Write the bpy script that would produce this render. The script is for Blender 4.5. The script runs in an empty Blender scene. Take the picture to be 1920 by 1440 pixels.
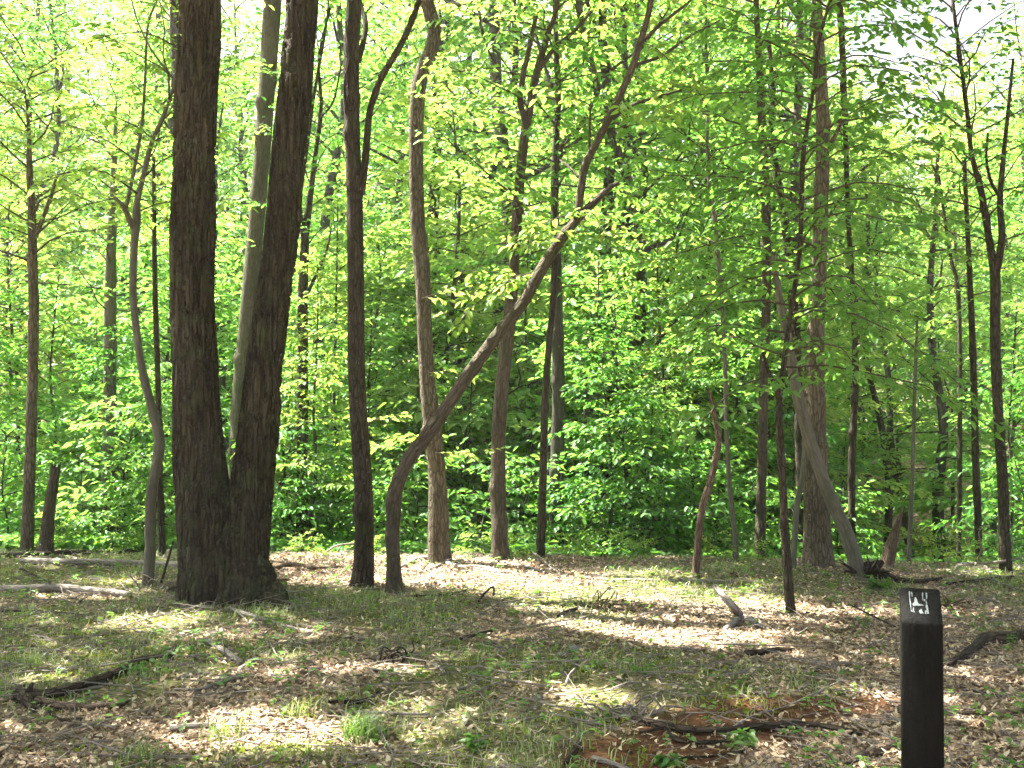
import bpy, math, random
import numpy as np
from mathutils import Vector

SC = bpy.context.scene
COL = SC.collection
R = math.radians
F = 1884.0                      # focal length in photo pixels (1920 wide)
PITCH = math.atan(45 / F)
CAM_Z = 1.5
SUN = np.array([-0.75, 0.36, 1.62]); SUN = SUN / np.linalg.norm(SUN)
rng = np.random.default_rng(11)

# ------------------------------------------------------------------ noise
def _h(ix, iy, iz, seed):
    n = (ix.astype(np.int64) * 374761393 + iy.astype(np.int64) * 668265263 + iz.astype(np.int64) * 2147483647 + seed * 1274126177) & 0xffffffff
    n = ((n ^ (n >> 13)) * 1274126177) & 0xffffffff
    n = ((n ^ (n >> 16)) * 2246822519) & 0xffffffff
    return ((n ^ (n >> 15)) & 0xffff) / 65535.0

def noise3(x, y, z, seed=0):
    x, y, z = np.broadcast_arrays(np.asarray(x, float), np.asarray(y, float), np.asarray(z, float))
    ix, iy, iz = np.floor(x), np.floor(y), np.floor(z)
    fx, fy, fz = x - ix, y - iy, z - iz
    fx, fy, fz = fx * fx * (3 - 2 * fx), fy * fy * (3 - 2 * fy), fz * fz * (3 - 2 * fz)
    r = 0
    for a in (0, 1):
        for b in (0, 1):
            for c in (0, 1):
                w = (fx if a else 1 - fx) * (fy if b else 1 - fy) * (fz if c else 1 - fz)
                r = r + w * _h(ix + a, iy + b, iz + c, seed)
    return r

def fbm2(x, y, seed=0, oct=3):
    r, a, s = 0, .5, 0
    for i in range(oct):
        r = r + a * noise3(np.asarray(x) * 2 ** i, np.asarray(y) * 2 ** i, 0.5, seed + i); s += a; a *= .5
    return r / s

def sstep(a, b, x):
    t = np.clip((np.asarray(x, float) - a) / (b - a), 0, 1)
    return t * t * (3 - 2 * t)

# ------------------------------------------------------------------ terrain
_T = np.array([-200, 0, .8, 2, 4, 6.5, 9, 13, 20, 30, 45, 62, 90, 200, 500.])
_Z = np.array([0, 0, -.12, -.55, -1.4, -2.2, -2.5, -2.0, -.6, 1.3, 3.9, 6.2, 8, 9, 9.])
def lip(x):
    return 10.25 - 0.13 * np.clip(x, -7, 7)
def gz(x, y):
    x = np.asarray(x, float); y = np.asarray(y, float)
    t = y - lip(x)
    z = (np.interp(t - .5, _T, _Z) + np.interp(t, _T, _Z) + np.interp(t + .5, _T, _Z)) / 3 + .0
    low = 1 - .45 * sstep(.12, .4, x / np.maximum(y, 5)) * sstep(20, 40, y)
    z = np.where(z > 0, z * low, z)
    amp = .05 + .25 * sstep(12, 25, y)
    z = z + amp * (fbm2(x * .35 + 7, y * .35, 3) - .5) * 1.6
    near = sstep(14, 10, y)
    z = z + near * .035 * (fbm2(x * 2.2, y * 2.2, 9) - .5) * 2
    return z

# ------------------------------------------------------------------ camera rays
def ray(u, v):
    x = (u - 960) / F; z = (720 - v) / F
    return np.array([x, math.cos(PITCH) - z * math.sin(PITCH), math.sin(PITCH) + z * math.cos(PITCH)])
def at(u, v, Y):
    d = ray(u, v); k = Y / d[1]
    return np.array([d[0] * k, Y, CAM_Z + d[2] * k])
def hit(u, v):
    d = ray(u, v); k = 1.0
    last = None
    while k < 90:
        p = np.array([0, 0, CAM_Z]) + d * k
        if p[2] < gz(p[0], p[1]):
            return p
        k += .02
    return p
def project(x, y, z):
    dy, dz = y, z - CAM_Z
    yc = dy * math.cos(PITCH) + dz * math.sin(PITCH)
    zc = -dy * math.sin(PITCH) + dz * math.cos(PITCH)
    yc = np.maximum(yc, .05)
    return 960 + F * x / yc, 720 - F * zc / yc

# ------------------------------------------------------------------ mesh builder
class MB:
    def __init__(s): s.V = []; s.Fc = []; s.n = 0; s.A = {}
    def add(s, V, faces, **attrs):
        V = np.asarray(V, float).reshape(-1, 3)
        for f in faces: s.Fc.append(np.asarray(f, int) + s.n)
        s.V.append(V); s.n += len(V)
        for k, a in attrs.items(): s.A.setdefault(k, []).append(np.asarray(a, float))
        return s
    def build(s, name, mat, parent=None, loc=None, smooth=True):
        me = mesh_from(name, s, mat, loc, smooth)
        return link(name, me, parent, loc)

def mesh_from(name, s, mat, loc=None, smooth=True):
    me = bpy.data.meshes.new(name)
    V = np.concatenate(s.V) if s.V else np.zeros((0, 3))
    if loc is not None: V = V - np.asarray(loc)
    tot = np.concatenate([np.full(len(f), f.shape[1]) for f in s.Fc])
    idx = np.concatenate([f.ravel() for f in s.Fc])
    me.vertices.add(len(V)); me.vertices.foreach_set('co', V.astype(np.float32).ravel())
    me.loops.add(len(idx)); me.loops.foreach_set('vertex_index', idx.astype(np.int32))
    me.polygons.add(len(tot)); st = np.zeros(len(tot), np.int32); st[1:] = np.cumsum(tot)[:-1]
    me.polygons.foreach_set('loop_start', st)
    if smooth: me.polygons.foreach_set('use_smooth', np.ones(len(tot), bool))
    me.update(calc_edges=True)
    for k, L in s.A.items():
        a = np.concatenate(L)
        if len(a) != len(V): continue
        if a.ndim == 2:
            at_ = me.attributes.new(k, 'FLOAT_VECTOR', 'POINT'); at_.data.foreach_set('vector', a.astype(np.float32).ravel())
        else:
            at_ = me.attributes.new(k, 'FLOAT', 'POINT'); at_.data.foreach_set('value', a.astype(np.float32))
    if mat: me.materials.append(mat)
    return me

def link(name, data, parent=None, loc=None):
    o = bpy.data.objects.new(name, data); COL.objects.link(o)
    if parent is not None:
        o.parent = parent
    elif loc is not None:
        o.location = loc
    return o

def tag(o, label=None, cat=None, group=None, kind=None):
    if label: o['label'] = label
    if cat: o['category'] = cat
    if group: o['group'] = group
    if kind: o['kind'] = kind
    return o

def thing(name, label, cat, loc=(0, 0, 0), group=None):
    o = link(name, None, None, Vector([float(c) for c in loc]))
    o.empty_display_size = .2
    return tag(o, label, cat, group)

def catmull(P, step):
    P = np.asarray(P, float)
    if len(P) == 2:
        n = max(2, int(np.linalg.norm(P[1, :3] - P[0, :3]) / step) + 1)
        t = np.linspace(0, 1, n)[:, None]
        return P[0] * (1 - t) + P[1] * t
    Q = np.vstack([2 * P[0] - P[1], P, 2 * P[-1] - P[-2]])
    out = []
    for i in range(1, len(Q) - 2):
        p0, p1, p2, p3 = Q[i - 1], Q[i], Q[i + 1], Q[i + 2]
        n = max(2, int(np.linalg.norm(p2[:3] - p1[:3]) / step) + 1)
        t = np.linspace(0, 1, n, endpoint=False)[:, None]
        out.append(.5 * ((2 * p1) + (-p0 + p2) * t + (2 * p0 - 5 * p1 + 4 * p2 - p3) * t ** 2 + (-p0 + 3 * p1 - 3 * p2 + p3) * t ** 3))
    out.append(P[-1:])
    return np.vstack(out)

def tube(mb, P, r, sides=8, step=None, bark=0.0, flare=0.0, flare_h=.16, lobes=5, seed=0, lump=0.0, cap=True, jag=0.0, ruin=0):
    """tapered tube along a polyline; P (n,3), r (n,) radii"""
    P = np.asarray(P, float); r = np.asarray(r, float)
    if step:
        D = catmull(np.column_stack([P, r]), step); P, r = D[:, :3], np.maximum(D[:, 3], .0006)
    n = len(P)
    T = np.gradient(P, axis=0); T /= np.maximum(np.linalg.norm(T, axis=1), 1e-9)[:, None]
    a0 = np.array([1., 0, 0]) if abs(T[0, 0]) < .8 else np.array([0, 1., 0])
    U = np.zeros_like(P)
    u = a0 - T[0] * a0.dot(T[0]); u /= np.linalg.norm(u); U[0] = u
    for i in range(1, n):
        u = U[i - 1] - T[i] * U[i - 1].dot(T[i]); u /= np.linalg.norm(u); U[i] = u
    W = np.cross(T, U)
    s = np.concatenate([[0], np.cumsum(np.linalg.norm(np.diff(P, axis=0), axis=1))])
    ang = np.linspace(0, 2 * math.pi, sides, endpoint=False)
    ca, sa = np.cos(ang), np.sin(ang)
    rad = np.repeat(r[:, None], sides, 1)
    if lump:
        rad = rad * (1 + lump * (noise3(ca[None] * 1.3 + 5, sa[None] * 1.3 + 5, s[:, None] * 2.2, seed) - .5) * 2)
    if flare:
        lob = .6 + .55 * np.cos(ang * lobes + seed)[None] + .4 * (noise3(ca * 2 + 3, sa * 2 + 3, 1.5, seed + 4) - .5)[None]
        rad = rad + r[0] * flare * np.exp(-s / flare_h)[:, None] * np.maximum(lob, .15)
    if bark >= .002 and sides >= 10 and s[-1] > 1.5:
        kr = np.random.default_rng(seed + 900)
        for _ in range(int(3 + s[-1] * 1.6)):
            ks, ka, kw, kh = kr.uniform(.3, s[-1]), kr.uniform(0, 6.28), kr.uniform(.03, .07), kr.uniform(.12, .4)
            da = (ang - ka + math.pi) % (2 * math.pi) - math.pi
            rad = rad + r[:, None] * kh * np.exp(-((s[:, None] - ks) / kw) ** 2 - (da[None] * .9) ** 2)
    bk = np.stack([ca[None] * rad, sa[None] * rad, np.repeat(s[:, None], sides, 1)], -1)
    if bark:
        f = 26.0
        q = noise3(bk[..., 0] * f + 40, bk[..., 1] * f + 40, bk[..., 2] * f * .16, seed + 1)
        q2 = noise3(bk[..., 0] * f * 2.3 + 10, bk[..., 1] * f * 2.3, bk[..., 2] * f * .5, seed + 2)
        rad = rad + bark * ((1 - np.abs(2 * q - 1)) - .6 + .5 * (q2 - .5))
    V = P[:, None] + U[:, None] * (ca[None, :, None] * rad[..., None]) + W[:, None] * (sa[None, :, None] * rad[..., None])
    if jag:
        V[-1] += T[-1] * (noise3(ca * 6 + 9, sa * 6, 2.2, seed + 7) * jag)[:, None]
        V[-2] += T[-1] * (noise3(ca * 6 + 9, sa * 6, 2.2, seed + 7) * jag * .4)[:, None]
    i = np.arange(n - 1)[:, None] * sides; j = np.arange(sides)[None]; j2 = (j + 1) % sides
    q = np.stack([i + j, i + j2, i + sides + j2, i + sides + j], -1).reshape(-1, 4)
    faces = [q]; VV = V.reshape(-1, 3); BB = bk.reshape(-1, 3)
    if cap:
        VV = np.vstack([VV, P[-1] + T[-1] * (r[-1] * .3 - jag * .3), P[0]]); BB = np.vstack([BB, [0, 0, s[-1]], [0, 0, 0]])
        k = n * sides
        jj = np.arange(sides)
        faces.append(np.stack([(n - 1) * sides + jj, (n - 1) * sides + (jj + 1) % sides, np.full(sides, k)], -1))
        faces.append(np.stack([(jj + 1) % sides, jj, np.full(sides, k + 1)], -1))
    mb.add(VV, faces, bk=BB)
    return mb

def twig_tubes(mb, S, E, r0, r1):
    """many straight three-sided twigs at once"""
    S = np.asarray(S); E = np.asarray(E); n = len(S)
    if n == 0: return
    r0 = np.broadcast_to(r0, n); r1 = np.broadcast_to(r1, n)
    D = E - S; D /= np.maximum(np.linalg.norm(D, axis=1), 1e-9)[:, None]
    a = np.where(np.abs(D[:, 2:3]) < .9, np.array([[0, 0, 1.]]), np.array([[1., 0, 0]]))
    U = np.cross(D, a); U /= np.linalg.norm(U, axis=1)[:, None]; W = np.cross(D, U)
    V = np.zeros((n, 6, 3))
    for k in range(3):
        c, s = math.cos(k * 2.0944), math.sin(k * 2.0944)
        V[:, k] = S + (U * c + W * s) * r0[:, None]
        V[:, 3 + k] = E + (U * c + W * s) * r1[:, None]
    b = np.arange(n)[:, None] * 6
    q = np.concatenate([b + np.array([[k, (k + 1) % 3, 3 + (k + 1) % 3, 3 + k]]) for k in range(3)])
    mb.add(V.reshape(-1, 3), [q], bk=np.zeros((n * 6, 3)))

def leaf_arrays(mb, P, A, N, L, W, val, fold=.22, droop=.16, simple=False):
    n = len(P)
    if n == 0: return
    A = A / np.maximum(np.linalg.norm(A, axis=1), 1e-9)[:, None]
    N = N - A * np.sum(A * N, 1)[:, None]; N /= np.maximum(np.linalg.norm(N, axis=1), 1e-9)[:, None]
    B = np.cross(N, A)
    L = np.broadcast_to(L, n)[:, None]; W = np.broadcast_to(W, n)[:, None]
    up = N * (W * fold); dr = -N * (L * droop)
    if simple:
        V = np.stack([P, P + A * L * .45 + B * W * .5 + up, P + A * L + dr, P + A * L * .45 - B * W * .5 + up], 1)
        b = np.arange(n)[:, None] * 4
        f = [np.concatenate([b + np.array([[0, 2, 1]]), b + np.array([[0, 3, 2]])])]
        k = 4
    else:
        V = np.stack([P, P + A * L * .3 + B * W * .42 + up, P + A * L * .66 + B * W * .4 + up * .7 + dr * .4, P + A * L + dr,
                      P + A * L * .66 - B * W * .4 + up * .7 + dr * .4, P + A * L * .3 - B * W * .42 + up], 1)
        b = np.arange(n)[:, None] * 6
        f = [np.concatenate([b + np.array([[0, 3, 2, 1]]), b + np.array([[0, 5, 4, 3]])])]
        k = 6
    mb.add(V.reshape(-1, 3), f, lv=np.repeat(val, k))

# ------------------------------------------------------------------ materials
def mat(name):
    m = bpy.data.materials.new(name); m.use_nodes = True
    nt = m.node_tree
    for n in list(nt.nodes): nt.nodes.remove(n)
    return m, nt, nt.nodes, nt.links
def ramp(N, stops):
    r = N.new('ShaderNodeValToRGB')
    while len(r.color_ramp.elements) < len(stops): r.color_ramp.elements.new(.5)
    for e, (p, c) in zip(r.color_ramp.elements, stops):
        e.position = p; e.color = (*c, 1)
    return r

def leaf_mat(name, lo, hi, trans_lo, trans_hi, gloss=.012):
    m, nt, N, K = mat(name)
    out = N.new('ShaderNodeOutputMaterial')
    at_ = N.new('ShaderNodeAttribute'); at_.attribute_name = 'lv'
    oi = N.new('ShaderNodeObjectInfo')
    mx = N.new('ShaderNodeMath'); mx.operation = 'MULTIPLY_ADD'; mx.inputs[1].default_value = .5
    om = N.new('ShaderNodeMath'); om.operation = 'MULTIPLY'; om.inputs[1].default_value = .5
    K.new(oi.outputs['Random'], om.inputs[0]); K.new(at_.outputs['Fac'], mx.inputs[0]); K.new(om.outputs[0], mx.inputs[2])
    r1 = ramp(N, [(0, lo), (1, hi)]); r2 = ramp(N, [(0, trans_lo), (1, trans_hi)])
    K.new(mx.outputs[0], r1.inputs[0]); K.new(mx.outputs[0], r2.inputs[0])
    d = N.new('ShaderNodeBsdfDiffuse'); t = N.new('ShaderNodeBsdfTranslucent'); g = N.new('ShaderNodeBsdfGlossy')
    g.inputs['Roughness'].default_value = .45; g.inputs['Color'].default_value = (.9, .95, 1, 1)
    K.new(r1.outputs[0], d.inputs['Color']); K.new(r2.outputs[0], t.inputs['Color'])
    ad = N.new('ShaderNodeAddShader'); K.new(d.outputs[0], ad.inputs[0]); K.new(t.outputs[0], ad.inputs[1])
    fr = N.new('ShaderNodeLayerWeight'); fr.inputs['Blend'].default_value = .25
    fm = N.new('ShaderNodeMath'); fm.operation = 'MULTIPLY_ADD'; fm.inputs[1].default_value = .07; fm.inputs[2].default_value = gloss
    K.new(fr.outputs['Fresnel'], fm.inputs[0])
    mixs = N.new('ShaderNodeMixShader'); K.new(fm.outputs[0], mixs.inputs[0]); K.new(ad.outputs[0], mixs.inputs[1]); K.new(g.outputs[0], mixs.inputs[2])
    K.new(mixs.outputs[0], out.inputs['Surface'])
    return m

LEAF = leaf_mat('spring_leaf', (.022, .078, .012), (.06, .122, .02), (.062, .205, .02), (.18, .285, .045))
LEAF_Y = leaf_mat('sunlit_yellow_leaf', (.042, .10, .012), (.095, .14, .03), (.14, .255, .025), (.27, .33, .065))  # brighter, yellower leaf tone that also stands in for sunlit foliage
LEAF_D = leaf_mat('understory_leaf', (.02, .07, .018), (.05, .108, .02), (.05, .17, .018), (.13, .23, .026))
GRASS = leaf_mat('grass_blade', (.05, .10, .02), (.26, .28, .11), (.04, .10, .01), (.12, .15, .03), gloss=.02)
HERB = leaf_mat('herb_leaf', (.03, .085, .015), (.065, .12, .02), (.05, .13, .012), (.1, .17, .02), gloss=.03)
MOSSM = leaf_mat('moss_tuft', (.07, .10, .012), (.14, .16, .02), (.04, .06, .006), (.07, .08, .01), gloss=0)

def bark_mat(name, dark, mid, light, scale=1.0, bump=.6, moss=0.0, coord='bk', crack=1.0, rough=.92, vor=(30, 7)):
    m, nt, N, K = mat(name)
    out = N.new('ShaderNodeOutputMaterial'); p = N.new('ShaderNodeBsdfPrincipled')
    p.inputs['Roughness'].default_value = rough; p.inputs['Specular IOR Level'].default_value = .15
    if coord == 'bk':
        c = N.new('ShaderNodeAttribute'); c.attribute_name = 'bk'; vec = c.outputs['Vector']
    else:
        c = N.new('ShaderNodeTexCoord'); vec = c.outputs['Object']
    def mp(sx, sy, sz):
        q = N.new('ShaderNodeMapping'); q.inputs['Scale'].default_value = (sx * scale, sy * scale, sz * scale); K.new(vec, q.inputs['Vector']); return q.outputs[0]
    v1 = N.new('ShaderNodeTexNoise'); v1.inputs['Scale'].default_value = 1; v1.inputs['Detail'].default_value = 5; v1.inputs['Roughness'].default_value = .6; v1.inputs['Distortion'].default_value = .6
    K.new(mp(42, 42, 5), v1.inputs['Vector'])
    v2 = N.new('ShaderNodeTexVoronoi'); v2.feature = 'DISTANCE_TO_EDGE'; v2.inputs['Scale'].default_value = 1
    wob = N.new('ShaderNodeMixRGB'); wob.blend_type = 'ADD'; wob.inputs[0].default_value = .5
    wn = N.new('ShaderNodeTexNoise'); wn.inputs['Scale'].default_value = 30 * scale; wn.inputs['Detail'].default_value = 3
    K.new(vec, wn.inputs['Vector']); K.new(mp(vor[0], vor[0], vor[1]), wob.inputs[1]); K.new(wn.outputs['Color'], wob.inputs[2]); K.new(wob.outputs[0], v2.inputs['Vector'])
    cr = N.new('ShaderNodeMapRange'); cr.inputs['From Max'].default_value = .16; K.new(v2.outputs['Distance'], cr.inputs['Value'])
    v3 = N.new('ShaderNodeTexNoise'); v3.inputs['Scale'].default_value = 1; v3.inputs['Detail'].default_value = 4
    K.new(mp(3, 3, 1.6), v3.inputs['Vector'])
    rp = ramp(N, [(.28, dark), (.5, mid), (.72, light)])
    ad = N.new('ShaderNodeMath'); ad.operation = 'MULTIPLY_ADD'; ad.inputs[1].default_value = .45
    K.new(v3.outputs['Fac'], ad.inputs[0])
    sub = N.new('ShaderNodeMath'); sub.operation = 'MULTIPLY'; sub.inputs[1].default_value = .58; K.new(v1.outputs['Fac'], sub.inputs[0]); K.new(sub.outputs[0], ad.inputs[2])
    K.new(ad.outputs[0], rp.inputs[0])
    mul = N.new('ShaderNodeMixRGB'); mul.blend_type = 'MULTIPLY'; mul.inputs[0].default_value = .75 * crack
    cg = N.new('ShaderNodeMapRange'); cg.inputs['To Min'].default_value = .3; K.new(cr.outputs[0], cg.inputs['Value'])
    K.new(rp.outputs[0], mul.inputs[1]); K.new(cg.outputs[0], mul.inputs[2])
    colr = mul.outputs[0]
    if moss > 0:
        mn = N.new('ShaderNodeTexNoise'); mn.inputs['Scale'].default_value = 6 * scale; mn.inputs['Detail'].default_value = 6; K.new(vec, mn.inputs['Vector'])
        mr = ramp(N, [(.5, (0, 0, 0)), (.68, (1, 1, 1))]); K.new(mn.outputs['Fac'], mr.inputs[0])
        ms = N.new('ShaderNodeMath'); ms.operation = 'MULTIPLY'; ms.inputs[1].default_value = moss; K.new(mr.outputs[0], ms.inputs[0])
        mm = N.new('ShaderNodeMixRGB'); K.new(ms.outputs[0], mm.inputs[0]); K.new(colr, mm.inputs[1]); mm.inputs[2].default_value = (.06, .085, .03, 1)
        colr = mm.outputs[0]
    K.new(colr, p.inputs['Base Color'])
    hm = N.new('ShaderNodeMath'); hm.operation = 'MULTIPLY_ADD'; hm.inputs[1].default_value = crack; K.new(cr.outputs[0], hm.inputs[0]); K.new(v1.outputs['Fac'], hm.inputs[2])
    b = N.new('ShaderNodeBump'); b.inputs['Strength'].default_value = bump; b.inputs['Distance'].default_value = .012
    K.new(hm.outputs[0], b.inputs['Height']); K.new(b.outputs[0], p.inputs['Normal'])
    K.new(p.outputs[0], out.inputs['Surface'])
    return m

BARK_OAK = bark_mat('furrowed_oak_bark', (.016, .013, .008), (.049, .04, .0255), (.10, .083, .055), 1.0, 1.2, moss=.3, coord='obj', crack=.8, vor=(24, 2.6))
BARK_DK = bark_mat('dark_bark', (.026, .021, .014), (.058, .047, .032), (.105, .087, .062), 1.3, .8, moss=.25)
BARK_PALE = bark_mat('pale_flaky_bark', (.06, .049, .033), (.13, .108, .074), (.23, .197, .145), 1.2, .8, moss=.15)
BARK_GREY = bark_mat('smooth_grey_bark', (.07, .066, .05), (.12, .112, .086), (.19, .18, .14), 1.0, .4, moss=.3, crack=.35)
BARK_TAN = bark_mat('tan_bark', (.048, .047, .031), (.088, .084, .056), (.145, .133, .092), 1.2, .5, moss=.3, crack=.6)
BARK_RED = bark_mat('weathered_red_wood', (.065, .044, .031), (.14, .1, .07), (.25, .19, .145), 1.6, .9, crack=.8)
BARK_FAR = bark_mat('woodland_bark', (.03, .026, .02), (.06, .053, .041), (.11, .098, .078), .9, .5, moss=.35, crack=.6)
BARK_BRN = bark_mat('brown_young_bark', (.042, .034, .024), (.085, .07, .05), (.15, .125, .092), 1.2, .8, moss=.3, crack=.7)
WOOD_GREY = bark_mat('weathered_grey_wood', (.12, .10, .085), (.24, .21, .18), (.40, .36, .32), 1.5, .7, crack=.6, moss=.1)
WOOD_DARK = bark_mat('rotten_dark_wood', (.02, .015, .011), (.055, .04, .03), (.12, .09, .065), 1.4, .9, moss=.25)
TWIGM = bark_mat('twig_bark', (.04, .03, .022), (.075, .058, .042), (.12, .095, .07), 2, .3, crack=.3)

# ------------------------------------------------------------------ twigs -> leaves
class Twigs:
    def __init__(s): s.S = []; s.D = []; s.L = []; s.N = []; s.B = []   # B: branch polylines (pts, radii)
    def leaves(s, rg, leafL, gap, ratio=.52, nj=.38, droop=.3, petiole=.01):
        S = np.array(s.S); D = np.array(s.D); L = np.array(s.L); N = np.array(s.N)
        out = []
        K = int(L.max() / gap) + 2
        side0 = np.where(rg.random(len(S)) < .5, 1, -1)
        for k in range(K):
            sk = gap * (k + .4) + rg.normal(0, gap * .15, len(S))
            ok = sk < L + gap * .2
            if not ok.any(): break
            n = ok.sum()
            d = D[ok]; nn = N[ok] + rg.normal(0, nj, (n, 3)); pe = np.cross(N[ok], d); pe /= np.maximum(np.linalg.norm(pe, axis=1), 1e-6)[:, None]
            side = (side0[ok] * (1 if k % 2 else -1))[:, None]
            last = (sk[ok] + gap > L[ok])[:, None]
            ax = np.where(last, d, d * .62 + pe * side * .8) + rg.normal(0, .16, (n, 3)); ax[:, 2] -= droop * (.4 + rg.random(n))
            pos = S[ok] + d * sk[ok][:, None] - np.array([0, 0, 1.])[None] * (sk[ok] ** 2 * .25)[:, None]
            LL = leafL * (.65 + .55 * rg.random(n))
            out.append((pos, ax, nn, LL))
        P, A, N_, LL = [np.concatenate(x) for x in zip(*out)]
        return P, A, N_, LL, LL * ratio * (.85 + .3 * rg.random(len(LL)))

def unit(v): return v / max(np.linalg.norm(v), 1e-9)

def fan(tw, rg, base, d, L, up, sec_gap=.26, sec_len=.5, twig_gap=.12, twig_len=.22, r0=None, start=.2, droop=.12, wig=.26):
    """one branch with alternate flat side shoots that carry the twigs"""
    n = 6
    pts = [np.array(base, float)]; dd = unit(np.array(d, float))
    for i in range(n - 1):
        pts.append(pts[-1] + dd * L / (n - 1))
        dd = unit(dd + rg.normal(0, wig, 3) * np.array([1, 1, .5]) + np.array([0, 0, -droop / n * 2]))
    pts = np.array(pts); r0 = r0 or (.003 + .0055 * L)
    tw.B.append((pts, np.linspace(r0, .0025, n)))
    s = L * start; side = 1 if rg.random() < .5 else -1
    while s < L:
        f = s / L * (n - 1); i = min(int(f), n - 2); p = pts[i] + (pts[i + 1] - pts[i]) * (f - i); t = unit(pts[i + 1] - pts[i])
        pl = unit(np.cross(up, t)) if abs(t.dot(up)) < .97 else unit(rg.normal(0, 1, 3))
        a = R(rg.uniform(38, 66)); sd = unit(t * math.cos(a) + pl * side * math.sin(a) + np.array([0, 0, rg.normal(0, .14)]))
        sl = sec_len * (1.15 - .75 * s / L) * rg.uniform(.6, 1.2)
        nn = unit(up + rg.normal(0, .18, 3))
        tw.S.append(p); tw.D.append(sd); tw.L.append(sl); tw.N.append(nn)
        q = twig_gap; sg = 1
        while q < sl * .92:
            b = R(rg.uniform(40, 62)); pp = np.cross(nn, sd)
            td = unit(sd * math.cos(b) + pp * sg * math.sin(b) + np.array([0, 0, rg.normal(0, .12)]))
            tw.S.append(p + sd * q); tw.D.append(td); tw.L.append(twig_len * (1.1 - .6 * q / sl) * rg.uniform(.6, 1.2)); tw.N.append(nn)
            q += twig_gap * rg.uniform(.8, 1.3); sg = -sg
        s += sec_gap * rg.uniform(.7, 1.3); side = -side
    tw.S.append(pts[-1]); tw.D.append(unit(pts[-1] - pts[-2])); tw.L.append(twig_len); tw.N.append(np.array(up, float))
    return pts

UP = np.array([0, 0, 1.])
def crown_twigs(rg, path, z0, z1, nb, L0, L1, e0, e1, sweep=None, **kw):
    """branches spiralling up a stem; length and elevation interpolate from bottom to top"""
    tw = Twigs(); path = np.asarray(path, float)
    az = rg.uniform(0, 6.28)
    for i in range(nb):
        t = (i + rg.uniform(.1, .9)) / nb; z = z0 + (z1 - z0) * t
        p = np.array([np.interp(z, path[:, 2], path[:, c]) for c in range(3)]); p[2] = z
        az += 2.4 + rg.normal(0, .35)
        a = az if sweep is None else sweep[0] + (az % 6.283 / 6.283 - .5) * sweep[1]
        e = R(e0 + (e1 - e0) * t + rg.normal(0, 8)); L = (L0 + (L1 - L0) * t) * rg.uniform(.65, 1.2)
        fan(tw, rg, p, (math.cos(a) * math.cos(e), math.sin(a) * math.cos(e), math.sin(e)), L, UP, **kw)
    return tw

def wood_from(tw, mb, twigs=True, sides=5, tr=.0022):
    for P, r in tw.B: tube(mb, P, r, sides=sides, cap=False)
    if twigs and tw.S:
        S = np.array(tw.S); E = S + np.array(tw.D) * np.array(tw.L)[:, None]
        E[:, 2] -= np.array(tw.L) ** 2 * .25
        twig_tubes(mb, S, E, tr, tr * .5)

def crown_mb(tw, rg, leafL, gap, simple=False, **kw):
    mb = MB(); P, A, N, L, W = tw.leaves(rg, leafL, gap, **kw)
    val = rg.random(len(P))
    leaf_arrays(mb, P, A, N, L, W, val, simple=simple)
    return mb

# ------------------------------------------------------------------ world, sun, camera
w = bpy.data.worlds.new("World"); SC.world = w; w.use_nodes = True
nt = w.node_tree; bg = nt.nodes['Background']
sky = nt.nodes.new('ShaderNodeTexSky'); sky.sky_type = 'NISHITA'; sky.sun_disc = False
EL = math.asin(SUN[2]); AZ = math.atan2(SUN[0], SUN[1])
sky.sun_elevation = EL; sky.sun_rotation = AZ % (2 * math.pi)
sky.air_density = 1.0; sky.dust_density = 7.0
bw = nt.nodes.new('ShaderNodeRGBToBW'); hz = nt.nodes.new('ShaderNodeMixRGB'); hz.inputs[0].default_value = .55      # thin bright summer haze
nt.links.new(sky.outputs[0], bw.inputs[0]); nt.links.new(sky.outputs[0], hz.inputs[1]); nt.links.new(bw.outputs[0], hz.inputs[2])
nt.links.new(hz.outputs[0], bg.inputs[0]); bg.inputs[1].default_value = .057
sl = bpy.data.lights.new('sun', 'SUN'); sl.energy = 5.0; sl.angle = R(.55); sl.color = (1, .95, .86)
so = bpy.data.objects.new('sun', sl); COL.objects.link(so)
so.rotation_euler = Vector(SUN).to_track_quat('Z', 'Y').to_euler(); so.location = (-20, 10, 40)
cam = bpy.data.cameras.new('camera'); co = bpy.data.objects.new('camera', cam); COL.objects.link(co)
co.location = (0, 0, CAM_Z); co.rotation_euler = (R(90) + PITCH, 0, 0)
cam.sensor_width = 36; cam.lens = 36 * F / 1920; cam.clip_end = 2000; cam.clip_start = .05
SC.camera = co
vs = SC.view_settings; vs.view_transform = 'Standard'; vs.look = 'None'; vs.exposure = 3.3; vs.gamma = 1
cy = SC.cycles
cy.use_adaptive_sampling = True; cy.adaptive_threshold = .03; cy.max_bounces = 7; cy.diffuse_bounces = 5; cy.glossy_bounces = 2; cy.transmission_bounces = 5; cy.transparent_max_bounces = 4
cy.caustics_reflective = False; cy.caustics_refractive = False

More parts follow.
